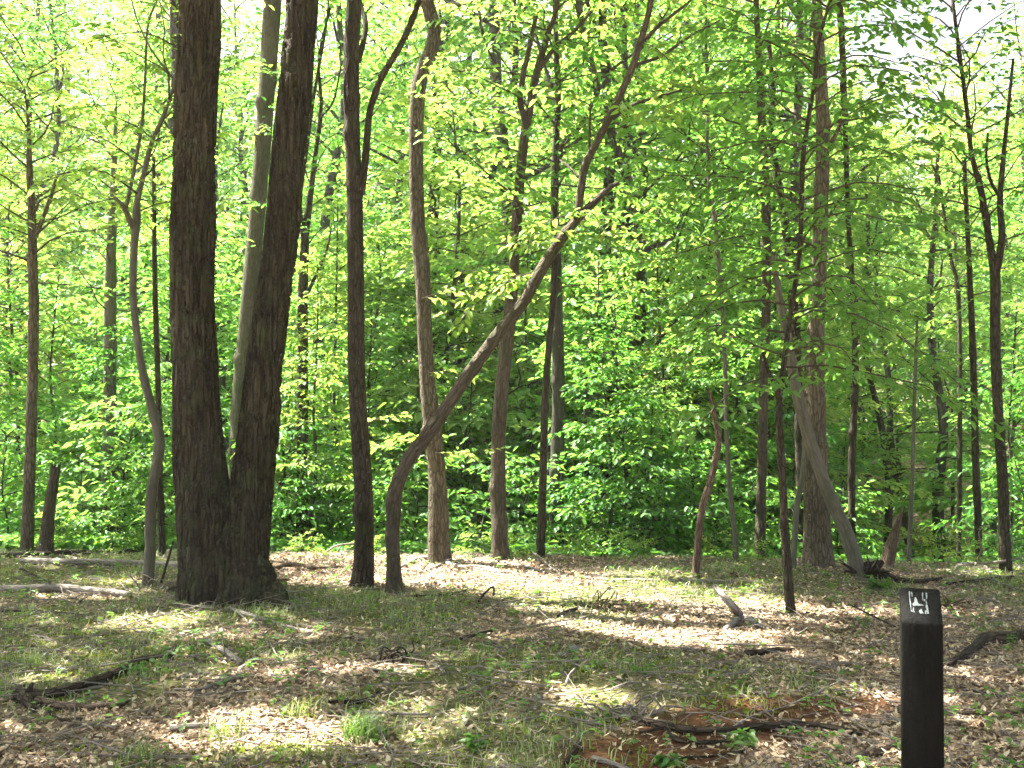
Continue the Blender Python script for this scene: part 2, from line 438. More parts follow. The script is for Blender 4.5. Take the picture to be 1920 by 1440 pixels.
# ------------------------------------------------------------------ ground cover maps
def moss_map(x, y):
    """1 = mossy or grassy earth, 0 = leaf litter"""
    u, v = project(x, y, 0)
    m = fbm2(x * .9 + 3, y * .9 + 1, 21, 4)
    bias = 0  # some negative spots swap moss for pale litter to brighten the sunlit band
    for (cu, cv, ru, rv, s) in [(100, 1060, 170, 35, .2), (130, 1220, 150, 45, .2), (640, 1130, 170, 22, .2), (1180, 1098, 300, 24, .15), (740, 1068, 300, 30, -.5), (1020, 1092, 160, 16, -.3), (1620, 1150, 180, 10, -.3), (850, 1240, 170, 45, .16),
                                (1130, 1260, 220, 60, .18), (700, 1320, 200, 30, .1), (1430, 1100, 200, 30, .15), (1650, 1100, 60, 25, .15), (240, 1420, 200, 40, .12),
                                (480, 1290, 120, 40, -.14), (380, 1370, 250, 40, -.12), (1500, 1220, 220, 30, -.15), (1550, 1380, 300, 60, -.14), (1850, 1350, 150, 120, -.22),
                                (420, 1190, 220, 25, -.12), (1200, 1180, 180, 30, -.12), (700, 1250, 120, 25, -.1)]:
        bias = bias + s * np.exp(-((u - cu) / ru) ** 2 - ((v - cv) / rv) ** 2)
    return sstep(.43, .6, m + bias)
def rot_map(x, y):
    u, v = project(x, y, 0)
    n = fbm2(x * 2.5, y * 2.5, 33, 3)
    g = 0
    for (cu, cv, ru, rv) in [(1480, 1332, 240, 32), (1220, 1420, 200, 40), (1340, 1368, 190, 40), (1640, 1315, 90, 15)]:
        g = np.maximum(g, np.exp(-((u - cu) / ru) ** 2 - ((v - cv) / rv) ** 2))
    return sstep(.45, .75, g * .8 + n * .5)

# ground sheet
xs = np.unique(np.round(np.concatenate([np.linspace(-7.5, 7.5, 240), np.linspace(-40, 40, 120), -np.geomspace(40, 600, 14), np.geomspace(40, 600, 14)]), 3))
ys = np.unique(np.round(np.concatenate([np.linspace(2, 12, 190), np.linspace(12, 30, 70), np.linspace(30, 90, 40), np.geomspace(90, 900, 14), np.linspace(-15, 2, 20), -np.geomspace(15, 300, 8)]), 3))
X, Y = np.meshgrid(xs, ys)
Zg = gz(X, Y)
nx, ny = len(xs), len(ys)
i = np.arange(ny - 1)[:, None] * nx; j = np.arange(nx - 1)[None]
q = np.stack([i + j, i + j + 1, i + nx + j + 1, i + nx + j], -1).reshape(-1, 4)
inner = (np.abs(X) < 8) & (Y > 0) & (Y < 13)
ms_ = np.where(inner, moss_map(X, Y), sstep(.45, .62, fbm2(X * .5, Y * .5, 5)) * .8)
rt_ = np.where(inner, rot_map(X, Y), 0)
g = MB(); g.add(np.stack([X, Y, Zg], -1).reshape(-1, 3), [q], moss=ms_.ravel(), rot=rt_.ravel())
def ground_mat():
    m, nt, N, K = mat('forest_floor')
    out = N.new('ShaderNodeOutputMaterial'); p = N.new('ShaderNodeBsdfPrincipled'); p.inputs['Roughness'].default_value = .95; p.inputs['Specular IOR Level'].default_value = .1
    tc = N.new('ShaderNodeTexCoord')
    vo = N.new('ShaderNodeTexVoronoi'); vo.inputs['Scale'].default_value = 22; K.new(tc.outputs['Object'], vo.inputs['Vector'])
    hs = N.new('ShaderNodeSeparateColor'); K.new(vo.outputs['Color'], hs.inputs[0])
    lit = ramp(N, [(0, (.09, .06, .04)), (.3, (.20, .135, .095)), (.6, (.32, .235, .17)), (1, (.46, .37, .30))]); K.new(hs.outputs[0], lit.inputs[0])
    n1 = N.new('ShaderNodeTexNoise'); n1.inputs['Scale'].default_value = 3; n1.inputs['Detail'].default_value = 8; K.new(tc.outputs['Object'], n1.inputs['Vector'])
    dk = N.new('ShaderNodeMixRGB'); dk.blend_type = 'MULTIPLY'; dk.inputs[0].default_value = .7; K.new(lit.outputs[0], dk.inputs[1])
    dr = ramp(N, [(.3, (.3, .27, .25)), (.65, (1, 1, 1))]); K.new(n1.outputs['Fac'], dr.inputs[0]); K.new(dr.outputs[0], dk.inputs[2])
    n2 = N.new('ShaderNodeTexNoise'); n2.inputs['Scale'].default_value = 40; n2.inputs['Detail'].default_value = 6; K.new(tc.outputs['Object'], n2.inputs['Vector'])
    mo = ramp(N, [(.3, (.035, .04, .014)), (.5, (.075, .085, .025)), (.7, (.14, .14, .05))]); K.new(n2.outputs['Fac'], mo.inputs[0])
    a1 = N.new('ShaderNodeAttribute'); a1.attribute_name = 'moss'; a2 = N.new('ShaderNodeAttribute'); a2.attribute_name = 'rot'
    ma = N.new('ShaderNodeMath'); ma.operation = 'MULTIPLY'; ma.inputs[1].default_value = .85; K.new(a1.outputs['Fac'], ma.inputs[0])
    m1 = N.new('ShaderNodeMixRGB'); K.new(ma.outputs[0], m1.inputs[0]); K.new(dk.outputs[0], m1.inputs[1]); K.new(mo.outputs[0], m1.inputs[2])
    ro = ramp(N, [(.3, (.04, .018, .009)), (.6, (.105, .05, .024)), (.75, (.18, .095, .05))]); K.new(n2.outputs['Fac'], ro.inputs[0])
    m2 = N.new('ShaderNodeMixRGB'); K.new(a2.outputs['Fac'], m2.inputs[0]); K.new(m1.outputs[0], m2.inputs[1]); K.new(ro.outputs[0], m2.inputs[2])
    K.new(m2.outputs[0], p.inputs['Base Color'])
    b = N.new('ShaderNodeBump'); b.inputs['Strength'].default_value = .7; b.inputs['Distance'].default_value = .02
    ad = N.new('ShaderNodeMath'); ad.operation = 'MULTIPLY_ADD'; ad.inputs[1].default_value = .6; K.new(n2.outputs['Fac'], ad.inputs[0]); K.new(vo.outputs['Distance'], ad.inputs[2])
    K.new(ad.outputs[0], b.inputs['Height']); K.new(b.outputs[0], p.inputs['Normal']); K.new(p.outputs[0], out.inputs['Surface'])
    return m
go = g.build('ground', ground_mat()); tag(go, 'forest floor of brown leaf litter, moss and earth', 'ground', kind='structure')

def litter_mat():
    m, nt, N, K = mat('dry_leaf')
    out = N.new('ShaderNodeOutputMaterial')
    at_ = N.new('ShaderNodeAttribute'); at_.attribute_name = 'lv'
    r = ramp(N, [(0, (.085, .056, .034)), (.25, (.21, .14, .082)), (.5, (.38, .28, .18)), (.75, (.53, .42, .285)), (.95, (.65, .56, .42)), (1, (.32, .10, .04))]); K.new(at_.outputs['Fac'], r.inputs[0])
    d = N.new('ShaderNodeBsdfPrincipled'); d.inputs['Roughness'].default_value = .7; d.inputs['Specular IOR Level'].default_value = .3
    K.new(r.outputs[0], d.inputs['Base Color'])
    t = N.new('ShaderNodeBsdfTranslucent'); K.new(r.outputs[0], t.inputs['Color'])
    mx = N.new('ShaderNodeMixShader'); mx.inputs[0].default_value = .18; K.new(d.outputs[0], mx.inputs[1]); K.new(t.outputs[0], mx.inputs[2])
    K.new(mx.outputs[0], out.inputs['Surface'])
    return m
LITTER = litter_mat()

def scatter(n, y0=2.6, y1=10.6, power=1.0, rg=rng):
    """points on the part of the forest floor one can see, denser near the camera"""
    t = rg.random(n) ** power; y = y0 + (y1 - y0) * t
    half = y * .56 + .5
    x = (rg.random(n) * 2 - 1) * half
    return x, y

# curled dry leaves
rg = np.random.default_rng(3)
x, y = scatter(250000, power=.75, rg=rg)
keep = (rg.random(len(x)) < np.clip(1.1 - .97 * moss_map(x, y), 0, 1)) & (rg.random(len(x)) > rot_map(x, y) * .85)
x, y = x[keep], y[keep]; n = len(x)
P = np.stack([x, y, gz(x, y) + rg.uniform(.001, .014, n)], -1)
a = rg.uniform(0, 6.28, n); el = rg.normal(.05, .28, n)
A = np.stack([np.cos(a) * np.cos(el), np.sin(a) * np.cos(el), np.sin(el)], -1)
N = np.stack([rg.normal(0, .3, n), rg.normal(0, .3, n), np.ones(n)], -1)
L = rg.uniform(.015, .05, n)
lt = MB(); leaf_arrays(lt, P, A, N, L, L * rg.uniform(.25, .62, n), np.clip(rg.beta(1.5, 1.7, n), 0, 1), fold=rg.uniform(-.2, .6, n)[:, None], droop=rg.uniform(-.35, .3, n)[:, None])
tag(lt.build('leaf_litter', LITTER, smooth=False), 'scattered dry brown leaves covering the forest floor', 'leaf litter', kind='stuff')

# fine twigs and bark crumbs
x, y = scatter(8500, power=.7, rg=rg); keep = rg.random(len(x)) > .75 * rot_map(x, y); x, y = x[keep], y[keep]; n = len(x)
S = np.stack([x, y, gz(x, y) + rg.uniform(.008, .03, n)], -1); a = rg.uniform(0, 6.28, n); L = rg.gamma(1.6, .09, n) + .04
E = S + np.stack([np.cos(a) * L, np.sin(a) * L, rg.normal(0, .12, n) * L], -1)
tl = MB(); twig_tubes(tl, S, E, rg.uniform(.0012, .0035, n) + L * .008, .001)
tag(tl.build('twig_litter', WOOD_GREY), 'small fallen twigs strewn among the dry leaves', 'twigs', kind='stuff')

# grass blades
def blades(mb, x, y, h, rg, lean=.5, wd=.004):
    n = len(x); z = gz(x, y); a = rg.uniform(0, 6.28, n)
    ln = rg.uniform(.2, 1, n) * lean
    d = np.stack([np.cos(a), np.sin(a), np.zeros(n)], -1); s = np.stack([-np.sin(a), np.cos(a), np.zeros(n)], -1)
    B = np.stack([x, y, z], -1); h = h[:, None]; ww = (np.broadcast_to(wd, n) * rg.uniform(.7, 1.3, n))[:, None]
    M1 = B + UP * h * .55 + d * h * .18 * ln[:, None]; T = B + UP * h * (1 - .25 * ln[:, None]) + d * h * .75 * ln[:, None]
    V = np.stack([B - s * ww, B + s * ww, M1 + s * ww * .8, M1 - s * ww * .8, T], 1)
    b = np.arange(n)[:, None] * 5
    mb.add(V.reshape(-1, 3), [b + np.array([[0, 1, 2, 3]]), b + np.array([[3, 2, 4]])], lv=np.repeat(rg.random(n), 5))
x, y = scatter(150000, power=.85, rg=rg)
den = moss_map(x, y) * sstep(.35, .65, fbm2(x * 1.7, y * 1.7, 44, 3)) * (.35 + .65 * sstep(6, 9, y))
keep = rg.random(len(x)) < den; x, y = x[keep], y[keep]
gr = MB(); blades(gr, x, y, rg.gamma(3, .011, len(x)) + .012, rg, lean=1.35, wd=.0028)
tag(gr.build('grass', GRASS), 'thin short grass growing in patches on the forest floor', 'grass', kind='stuff')
# moss cushions and tiny herbs as ground cover
x, y = scatter(60000, power=.8, rg=rg)
keep = rg.random(len(x)) < moss_map(x, y) * .75 * sstep(.4, .6, fbm2(x * 2.6 + 9, y * 2.6, 57, 2)); x, y = x[keep], y[keep]; n = len(x)
P = np.stack([x, y, gz(x, y) + .003], -1); a = rg.uniform(0, 6.28, n)
A = np.stack([np.cos(a), np.sin(a), rg.uniform(.1, .9, n)], -1); N = np.stack([rg.normal(0, .4, n), rg.normal(0, .4, n), np.ones(n)], -1); L = rg.uniform(.015, .04, n)
mo = MB(); leaf_arrays(mo, P, A, N, L, L * .6, rg.random(n), simple=True)
tag(mo.build('moss', MOSSM), 'low green moss and tiny plants between the dry leaves', 'moss', kind='stuff')
x, y = scatter(3600, y0=2.8, power=.8, rg=rg)
keep = rg.random(len(x)) < .25 + .75 * sstep(.5, .65, fbm2(x * 1.2 + 2, y * 1.2, 71, 2)); x, y = x[keep], y[keep]
hb = MB()
for k in range(4):
    n = len(x); a = rg.uniform(0, 6.28, n) ; P = np.stack([x, y, gz(x, y) + rg.uniform(.02, .05, n)], -1)
    A = np.stack([np.cos(a), np.sin(a), rg.uniform(-.1, .5, n)], -1); N = np.stack([rg.normal(0, .3, n), rg.normal(0, .3, n), np.ones(n)], -1); L = rg.uniform(.02, .05, n)
    leaf_arrays(hb, P, A, N, L, L * .6, rg.random(n))
tag(hb.build('seedlings', HERB), 'tiny green seedlings dotted over the forest floor', 'seedlings', kind='stuff')

g5 = np.random.default_rng(67); ug = MB()
n = 42000; y = 10.8 + 38 * g5.random(n) ** 1.7; x = (g5.random(n) * 2 - 1) * (y * .6 + 1)
keep = g5.random(n) < sstep(.36, .6, fbm2(x * .6, y * .6, 61, 3)); x, y = x[keep], y[keep]
for k in range(3):
    n = len(x); a = g5.uniform(0, 6.28, n); P = np.stack([x + g5.normal(0, .1, n), y + g5.normal(0, .1, n), gz(x, y) + g5.uniform(.04, .14, n) + g5.uniform(0, .25, n) * sstep(11.5, 14, y)], -1)
    A = np.stack([np.cos(a), np.sin(a), g5.uniform(-.4, .3, n)], -1); N = np.stack([g5.normal(0, .4, n), g5.normal(0, .4, n), np.ones(n)], -1); L = g5.uniform(.08, .16, n)
    leaf_arrays(ug, P, A, N, L, L * .6, g5.random(n), simple=True)
tag(ug.build('undergrowth', LEAF_D), 'low leafy undergrowth covering the slope beyond the clearing', 'undergrowth', kind='stuff')

# ------------------------------------------------------------------ trunks from the photograph
def path_px(pts, Y, Y2=None):
    """(u, v, width) list from the base up -> points and radii; depth runs from Y to Y2"""
    n = len(pts); P = []; r = []
    for k, (u, v, wd) in enumerate(pts):
        yy = Y if Y2 is None else Y + (Y2 - Y) * k / (n - 1)
        P.append(at(u, v, yy)); r.append(wd / 2 * yy / F)
    return np.array(P), np.array(r)

def extend(P, r, ztop, rtop=.05, wob=.25, seed=0):
    """carry a stem on above the picture"""
    rr = np.random.default_rng(seed); P = list(P); r = list(r)
    d = unit(P[-1] - P[-2]); d = unit(d * np.array([.6, .6, 1]) + np.array([0, 0, .4]))
    z0, r0 = P[-1][2], r[-1]
    n = max(2, int((ztop - z0) / 1.2))
    for k in range(1, n + 1):
        P.append(P[-1] + d * (ztop - z0) / n / max(d[2], .5)); r.append(r0 + (rtop - r0) * k / n)
        d = unit(d + rr.normal(0, wob * .3, 3) * np.array([1, 1, 0]) + np.array([0, 0, .15]))
    return np.array(P), np.array(r)

def down(P, r, depth=.15):
    """sink the base of a stem into the ground"""
    b = P[0].copy(); b[2] = float(gz(b[0], b[1])) - depth
    P = P.copy(); P[0] = [P[0][0], P[0][1], float(gz(P[0][0], P[0][1]))]
    return np.vstack([b, P]), np.concatenate([[r[0]], r])

CROWN_TREES = []      # (root, trunk top xy) of trees whose crowns hang over the clearing

def trunk_tree(name, label, cat, pts, m, base_v=None, Y=None, Y2=None, ztop=None, limbs=(), sides=22, bark=.006, flare=.5, flare_h=.13, lump=.06, seed=1, jag=0, over=False, step=.05, group=None):
    if Y is None: Y = hit(pts[0][0], base_v or pts[0][1])[1]
    P, r = path_px(pts, Y, Y2)
    P, r = down(P, r)
    base = P[1].copy()
    if ztop: P, r = extend(P, r, ztop, seed=seed)
    root = thing(name, label, cat, base, group)
    mb = MB(); tube(mb, P, r, sides=sides, step=step, bark=bark, flare=flare, flare_h=flare_h, lump=lump, seed=seed, jag=jag)
    mb.build('trunk', m, root, base)
    for q, l in enumerate(limbs):
        LP, lr = path_px(l, Y if Y2 is None else Y2, (Y if Y2 is None else Y2) + .25 * (1 if q % 2 else -1))
        lb = MB(); tube(lb, LP, lr, sides=10, step=.05, bark=bark * .4, lump=.08, seed=seed + q + 3); lb.build('limb', m, root, base)
    if over: CROWN_TREES.append((root, P[-1], base))
    return root, P, r, base

def add_crown(root, base, tw, rg, m, leafL=.09, gap=.06, simple=False, wood=TWIGM, tr=.0022, name='crown', **kw):
    wb = MB(); wood_from(tw, wb, tr=tr); wb.build('branches', wood, root, base)
    c = crown_mb(tw, rg, leafL, gap, simple=simple, **kw); return c.build(name, m, root, base)

# --- the big two-stemmed oak
YA = hit(430, 1122)[1]
def oak():
    s1 = [(402, 1150, 140), (400, 1100, 132), (398, 1040, 120), (386, 960, 104), (375, 885, 94), (370, 780, 90), (367, 690, 85), (362, 600, 82), (361, 500, 81), (363, 380, 79), (366, 250, 78), (370, 120, 77), (374, 0, 76)]
    s2 = [(440, 1150, 135), (445, 1100, 122), (451, 1040, 100), (461, 960, 90), (474, 885, 80), (480, 790, 75), (487, 700, 72), (498, 600, 69), (511, 500, 67), (522, 390, 66), (533, 250, 65), (546, 120, 62), (555, 0, 59)]
    base = at(430, 1125, YA); base[2] = float(gz(base[0], base[1]))
    root = thing('oak_tree', 'massive oak with two thick dark furrowed stems forking low above the ground', 'tree', base)
    mb = MB()
    for k, s in enumerate((s1, s2)):
        P, r = path_px(s, YA, None)
        if k: P[:, 1] += np.linspace(0, .25, len(P)); 
        P, r = extend(P, r, 13, .09, seed=5 + k)
        tube(mb, P, r, sides=40, step=.06, lump=.035, seed=3 + k)
    for (u, v, wd) in [(322, 1112, 22), (548, 1148, 20), (345, 1136, 30), (462, 1152, 36), (405, 1148, 34), (505, 1136, 32), (300, 1104, 12)]:   # root flares
        e = hit(u, v); e[2] -= .03
        c0 = at(385 + (u - 325) * .3, 1010, YA); mid = at(385 + (u - 325) * .56, 1098, YA - (.05 if v > 1130 else 0))
        tube(mb, [c0, mid, (mid + e) / 2 - [0, 0, .02], e], [.13, .085, .055, wd * .18 * YA / F], sides=16, step=.04, lump=.15, seed=int(u))
    me = mesh_from('trunk', mb, BARK_OAK, base)
    o = link('trunk', me, root)
    rm = o.modifiers.new('remesh', 'REMESH'); rm.mode = 'VOXEL'; rm.voxel_size = .015
    smo = o.modifiers.new('smooth', 'SMOOTH'); smo.iterations = 5
    dg = bpy.context.evaluated_depsgraph_get(); dg.update()
    me2 = bpy.data.meshes.new_from_object(o.evaluated_get(dg)); o.modifiers.clear(); o.data = me2; me2.name = 'trunk'
    n = len(me2.vertices); V = np.zeros(n * 3, np.float32); me2.vertices.foreach_get('co', V); V = V.reshape(-1, 3).astype(float)
    Nn = np.zeros(n * 3, np.float32); me2.vertices.foreach_get('normal', Nn); Nn = Nn.reshape(-1, 3)
    f = 24
    wv = noise3(V[:, 0] * 5, V[:, 1] * 5, V[:, 2] * 4, 8) * .5
    q = noise3(V[:, 0] * f + wv, V[:, 1] * f + wv, V[:, 2] * f * .12, 15); q2 = noise3(V[:, 0] * f * 1.4, V[:, 1] * f * 1.4, V[:, 2] * f * .9, 16)
    low = noise3(V[:, 0] * 5 + 3, V[:, 1] * 5, V[:, 2] * 2, 18)
    d = .026 * (np.minimum(1, 3.4 * np.abs(2 * q - 1)) - .85) - .012 * (np.abs(2 * q2 - 1) < .13) + .03 * (low - .5)
    V = V + Nn * d[:, None]
    me2.vertices.foreach_set('co', V.astype(np.float32).ravel()); me2.update()
    if not me2.materials: me2.materials.append(BARK_OAK)
    me2.polygons.foreach_set('use_smooth', np.ones(len(me2.polygons), bool))
    CROWN_TREES.append((root, at(374, 0, YA) + [0, 0, 6], base))
    # pale scars where bark has come away
    return root, base
OAK, OAKB = oak()

T = {}
T['C'] = trunk_tree('slender_tree', 'dark straight-trunked tree right of the twin oak, forking high into a side limb', 'tree',
    [(680, 1102, 42), (683, 1040, 37), (682, 950, 35), (677, 850, 34), (670, 740, 33), (667, 600, 31), (667, 500, 30), (665, 380, 30), (662, 280, 29), (659, 180, 28), (659, 90, 28), (664, 0, 29)],
    BARK_DK, ztop=12.5, sides=26, flare=1.3, flare_h=.09, seed=21, over=True, limbs=[
    [(676, 365, 16), (685, 300, 14), (692, 220, 13), (704, 172, 12), (724, 130, 12), (748, 90, 11), (770, 45, 11), (786, 0, 10)],
    [(671, 115, 12), (682, 75, 10), (685, 40, 10), (676, 10, 9), (668, -30, 8)], [(652, 250, 5), (646, 160, 5), (655, 110, 4), (648, 40, 3)]])
T['D'] = trunk_tree('pale_barked_tree', 'pale flaky-barked tree bent near the top, its foot in the sunlit clearing', 'tree',
    [(825, 1056, 46), (823, 1000, 40), (820, 900, 34), (813, 820, 33), (802, 730, 29), (796, 620, 28), (793, 520, 28), (783, 420, 28), (780, 300, 26), (782, 200, 28), (790, 140, 27), (808, 95, 26), (814, 60, 26), (806, 20, 26), (797, -30, 24)],
    BARK_PALE, ztop=12, sides=26, flare=.25, seed=31, over=True)
T['E'] = trunk_tree('leaning_tree', 'thin curved tree leaning far to the right with a broken-off tip', 'tree',
    [(740, 1115, 34), (738, 1060, 26), (736, 980, 25), (739, 930, 27), (752, 890, 26), (775, 850, 26), (815, 797, 25), (860, 728, 24), (905, 665, 23), (935, 625, 23), (980, 568, 22), (1012, 510, 22), (1050, 452, 19), (1082, 412, 17), (1115, 378, 14), (1145, 350, 10), (1158, 344, 5)],
    BARK_BRN, Y2=8.0, sides=18, flare=.5, bark=.004, seed=41, jag=.05, limbs=[
    [(1082, 412, 15), (1090, 350, 15), (1098, 308, 15), (1122, 262, 14), (1150, 205, 14), (1182, 135, 13), (1200, 80, 12), (1215, 30, 11), (1226, -30, 10)],
    [(1190, 122, 7), (1240, 105, 6), (1290, 70, 5), (1350, 38, 3)], [(1204, 78, 8), (1240, 45, 7), (1290, 5, 5), (1320, -25, 4)],
    [(1150, 222, 7), (1190, 195, 6), (1240, 180, 5), (1290, 165, 3)], [(1105, 290, 5), (1106, 230, 4), (1108, 190, 3)], [(1088, 335, 5), (1066, 312, 4), (1050, 300, 2)]])
T['F'] = trunk_tree('knotty_tree', 'grey-brown mottled tree behind the leaning trunk at the edge of the clearing', 'tree',
    [(938, 1042, 36), (936, 1000, 29), (934, 900, 26), (936, 800, 26), (943, 710, 25), (955, 600, 24), (963, 500, 22), (970, 400, 20), (977, 310, 18), (988, 230, 16), (1006, 140, 13), (1028, 60, 11), (1045, 0, 9)],
    BARK_BRN, Y=9.95, ztop=10, sides=22, flare=.4, seed=51, over=True, limbs=[[(978, 330, 14), (985, 240, 12), (975, 180, 11), (990, 100, 9), (1005, 30, 8)], [(1012, 130, 9), (1040, 90, 8), (1075, 60, 7), (1110, 20, 5)]])
T['G'] = trunk_tree('slim_tree', 'slim dark tree standing just left of a thicker shaded trunk', 'tree',
    [(1014, 1046, 16), (1016, 960, 15), (1019, 850, 14), (1022, 750, 14), (1029, 650, 12), (1037, 560, 11), (1040, 450, 10), (1043, 330, 8), (1048, 200, 6)],
    BARK_DK, Y=10.2, sides=14, flare=.4, bark=.003, seed=61)
T['H'] = trunk_tree('broad_grey_tree', 'straight shaded grey-brown trunk rising from the undergrowth right behind the slim dark tree', 'tree',
    [(1043, 1060, 30), (1044, 900, 26), (1047, 750, 24), (1045, 600, 21), (1043, 480, 18), (1040, 380, 16), (1041, 300, 14), (1046, 180, 12), (1042, 60, 10)],
    BARK_FAR, Y=12.2, ztop=11, sides=18, flare=.3, bark=.002, seed=71, limbs=[[(1042, 330, 12), (1055, 270, 11), (1085, 240, 8), (1120, 180, 6)], [(1046, 200, 9), (1020, 120, 7), (1000, 50, 5)]])
T['L'] = trunk_tree('stout_tree', 'stout grey-brown tree on the right with a leaning trunk crossing in front', 'tree',
    [(1534, 1064, 60), (1532, 1000, 50), (1530, 900, 46), (1528, 800, 42), (1527, 700, 38), (1531, 600, 29), (1536, 500, 28), (1539, 400, 26), (1542, 300, 25), (1542, 220, 24), (1537, 120, 22), (1533, 40, 20), (1531, -20, 19)],
    BARK_PALE, ztop=12, sides=28, flare=.45, seed=81, over=True, limbs=[[(1541, 300, 11), (1560, 265, 9), (1575, 235, 7), (1590, 190, 5)]])
T['M'] = trunk_tree('toppled_tree', 'toppled smooth grey trunk leaning left across the stout tree', 'tree',
    [(1611, 1085, 27), (1600, 1040, 26), (1585, 995, 26), (1562, 945, 25), (1540, 890, 24), (1518, 825, 23), (1503, 770, 22), (1490, 715, 20), (1476, 640, 16), (1462, 560, 13), (1450, 480, 10)],
    BARK_GREY, Y2=8.8, sides=18, flare=.15, bark=.002, lump=.05, seed=91)
T['N'] = trunk_tree('thin_tree', 'thin pale grey stem leaning against the toppled trunk', 'tree',
    [(1487, 1056, 11), (1490, 1010, 11), (1494, 950, 11), (1503, 900, 10), (1508, 850, 9), (1510, 800, 7)], BARK_GREY, Y=9.35, sides=10, bark=.001, flare=.2, seed=101)
T['I'] = trunk_tree('dogwood_sapling', 'slender dark sapling in front on the right with wide flat leaf tiers', 'tree',
    [(1483, 1151, 19), (1480, 1120, 18), (1476, 1060, 17), (1470, 960, 15), (1465, 860, 14), (1461, 780, 13), (1463, 730, 11), (1470, 680, 10), (1480, 600, 9), (1490, 540, 9), (1500, 460, 9), (1503, 370, 9), (1506, 290, 9), (1517, 215, 8), (1528, 150, 8), (1533, 90, 7), (1545, 40, 6), (1558, 0, 5)],
    BARK_DK, sides=14, bark=.002, flare=.6, flare_h=.06, seed=111, limbs=[[(1460, 750, 9), (1452, 720, 8), (1440, 695, 6), (1430, 660, 4)], [(1463, 740, 5), (1475, 715, 4), (1490, 695, 3)]])
T['J'] = trunk_tree('dead_stem', 'crooked barkless reddish dead stem with no branches', 'dead tree',
    [(1304, 1086, 15), (1307, 1040, 14), (1311, 990, 13), (1320, 940, 13), (1333, 900, 12), (1342, 860, 12), (1347, 825, 11), (1341, 785, 10), (1334, 755, 8), (1330, 735, 5)],
    BARK_RED, sides=14, bark=.004, flare=.15, lump=.12, seed=121, jag=.06)
T['K'] = trunk_tree('thin_grey_tree', 'very thin straight grey tree beside the crooked dead stem', 'tree',
    [(1380, 1057, 12), (1375, 980, 10), (1367, 900, 9), (1362, 800, 8), (1360, 700, 8), (1353, 560, 8), (1342, 430, 8), (1328, 320, 7), (1326, 220, 5)],
    BARK_GREY, sides=10, bark=.001, flare=.4, seed=131)
T['P'] = trunk_tree('forked_tree', 'tall dark tree near the right edge forked into two thin limbs against the sky', 'tree',
    [(1886, 1074, 22), (1883, 1000, 20), (1880, 900, 19), (1873, 800, 18), (1868, 690, 18), (1866, 600, 18), (1866, 520, 18), (1860, 480, 14), (1850, 420, 12), (1838, 350, 11), (1822, 290, 9), (1812, 200, 8), (1798, 90, 7), (1786, 0, 6)],
    BARK_DK, sides=14, bark=.003, flare=.3, seed=141, limbs=[[(1866, 525, 14), (1878, 450, 13), (1875, 380, 11), (1880, 310, 9), (1890, 210, 7), (1900, 110, 5)], [(1872, 365, 7), (1858, 340, 6), (1850, 300, 5), (1852, 250, 4)]])
T['W'] = trunk_tree('twisted_tree', 'slender twisted tree with a hollow split, left of the twin oak', 'tree',
    [(276, 1102, 21), (281, 1040, 19), (282, 975, 19), (285, 920, 18), (294, 870, 18), (299, 825, 19), (290, 785, 17), (278, 740, 16), (266, 690, 15), (257, 630, 14), (249, 550, 14), (251, 470, 14), (256, 410, 15), (258, 375, 10), (270, 325, 9), (285, 265, 8), (305, 220, 7), (325, 165, 6), (332, 100, 5)],
    BARK_GREY, sides=16, bark=.002, flare=.15, lump=.14, seed=151, limbs=[
    [(252, 430, 12), (242, 410, 11), (232, 388, 9), (214, 370, 5)], [(236, 392, 7), (250, 325, 7), (265, 240, 6), (272, 150, 5), (277, 50, 4), (297, -5, 3)], [(322, 145, 4), (285, 95, 4), (258, 40, 3), (246, -5, 3)]])
T['X'] = trunk_tree('plain_young_tree', 'thin straight brown tree close behind the twisted tree', 'tree',
    [(304, 1030, 14), (301, 950, 13), (299, 860, 12), (297, 750, 11), (293, 620, 10), (290, 500, 9), (289, 400, 8), (288, 290, 6)], BARK_DK, Y=10.2, sides=10, bark=.002, flare=.3, seed=161)
T['U'] = trunk_tree('speckled_tree', 'pale speckled tree at the left edge of the clearing with a high side limb', 'tree',
    [(51, 1022, 24), (53, 960, 21), (56, 880, 20), (59, 780, 19), (62, 680, 18), (63, 580, 18), (61, 480, 17), (59, 390, 14), (56, 320, 11), (54, 250, 7), (50, 190, 4)],
    BARK_PALE, Y=10.5, sides=18, bark=.003, flare=.3, seed=171, limbs=[[(64, 450, 9), (80, 410, 8), (95, 370, 7), (106, 330, 5)], [(66, 440, 5), (85, 425, 4), (110, 400, 3), (135, 375, 2)]])
T['V'] = trunk_tree('broken_snag', 'short broken snag of bare brown wood beside the speckled tree', 'dead tree',
    [(84, 1028, 30), (88, 1000, 24), (92, 960, 21), (98, 920, 19), (103, 885, 18)], BARK_BRN, Y=10.4, sides=18, bark=.005, flare=.3, seed=181, jag=.13)
T['T'] = trunk_tree('splintered_stump', 'splintered reddish stump leaning right beyond the uprooted root mass', 'dead tree',
    [(1662, 1066, 24), (1668, 1035, 22), (1676, 1005, 18), (1684, 980, 10), (1692, 958, 4)], BARK_RED, Y=9.6, sides=14, bark=.006, flare=.3, seed=191, jag=.08)
T['B'] = trunk_tree('tan_tree', 'straight greenish-tan trunk half hidden behind the right stem of the twin oak', 'tree',
    [(436, 1045, 38), (446, 900, 36), (453, 740, 34), (463, 620, 32), (475, 480, 31), (488, 330, 30), (499, 180, 31), (511, 0, 33)], BARK_TAN, Y=12.0, ztop=11, sides=20, bark=.003, flare=.2, seed=201, over=True)
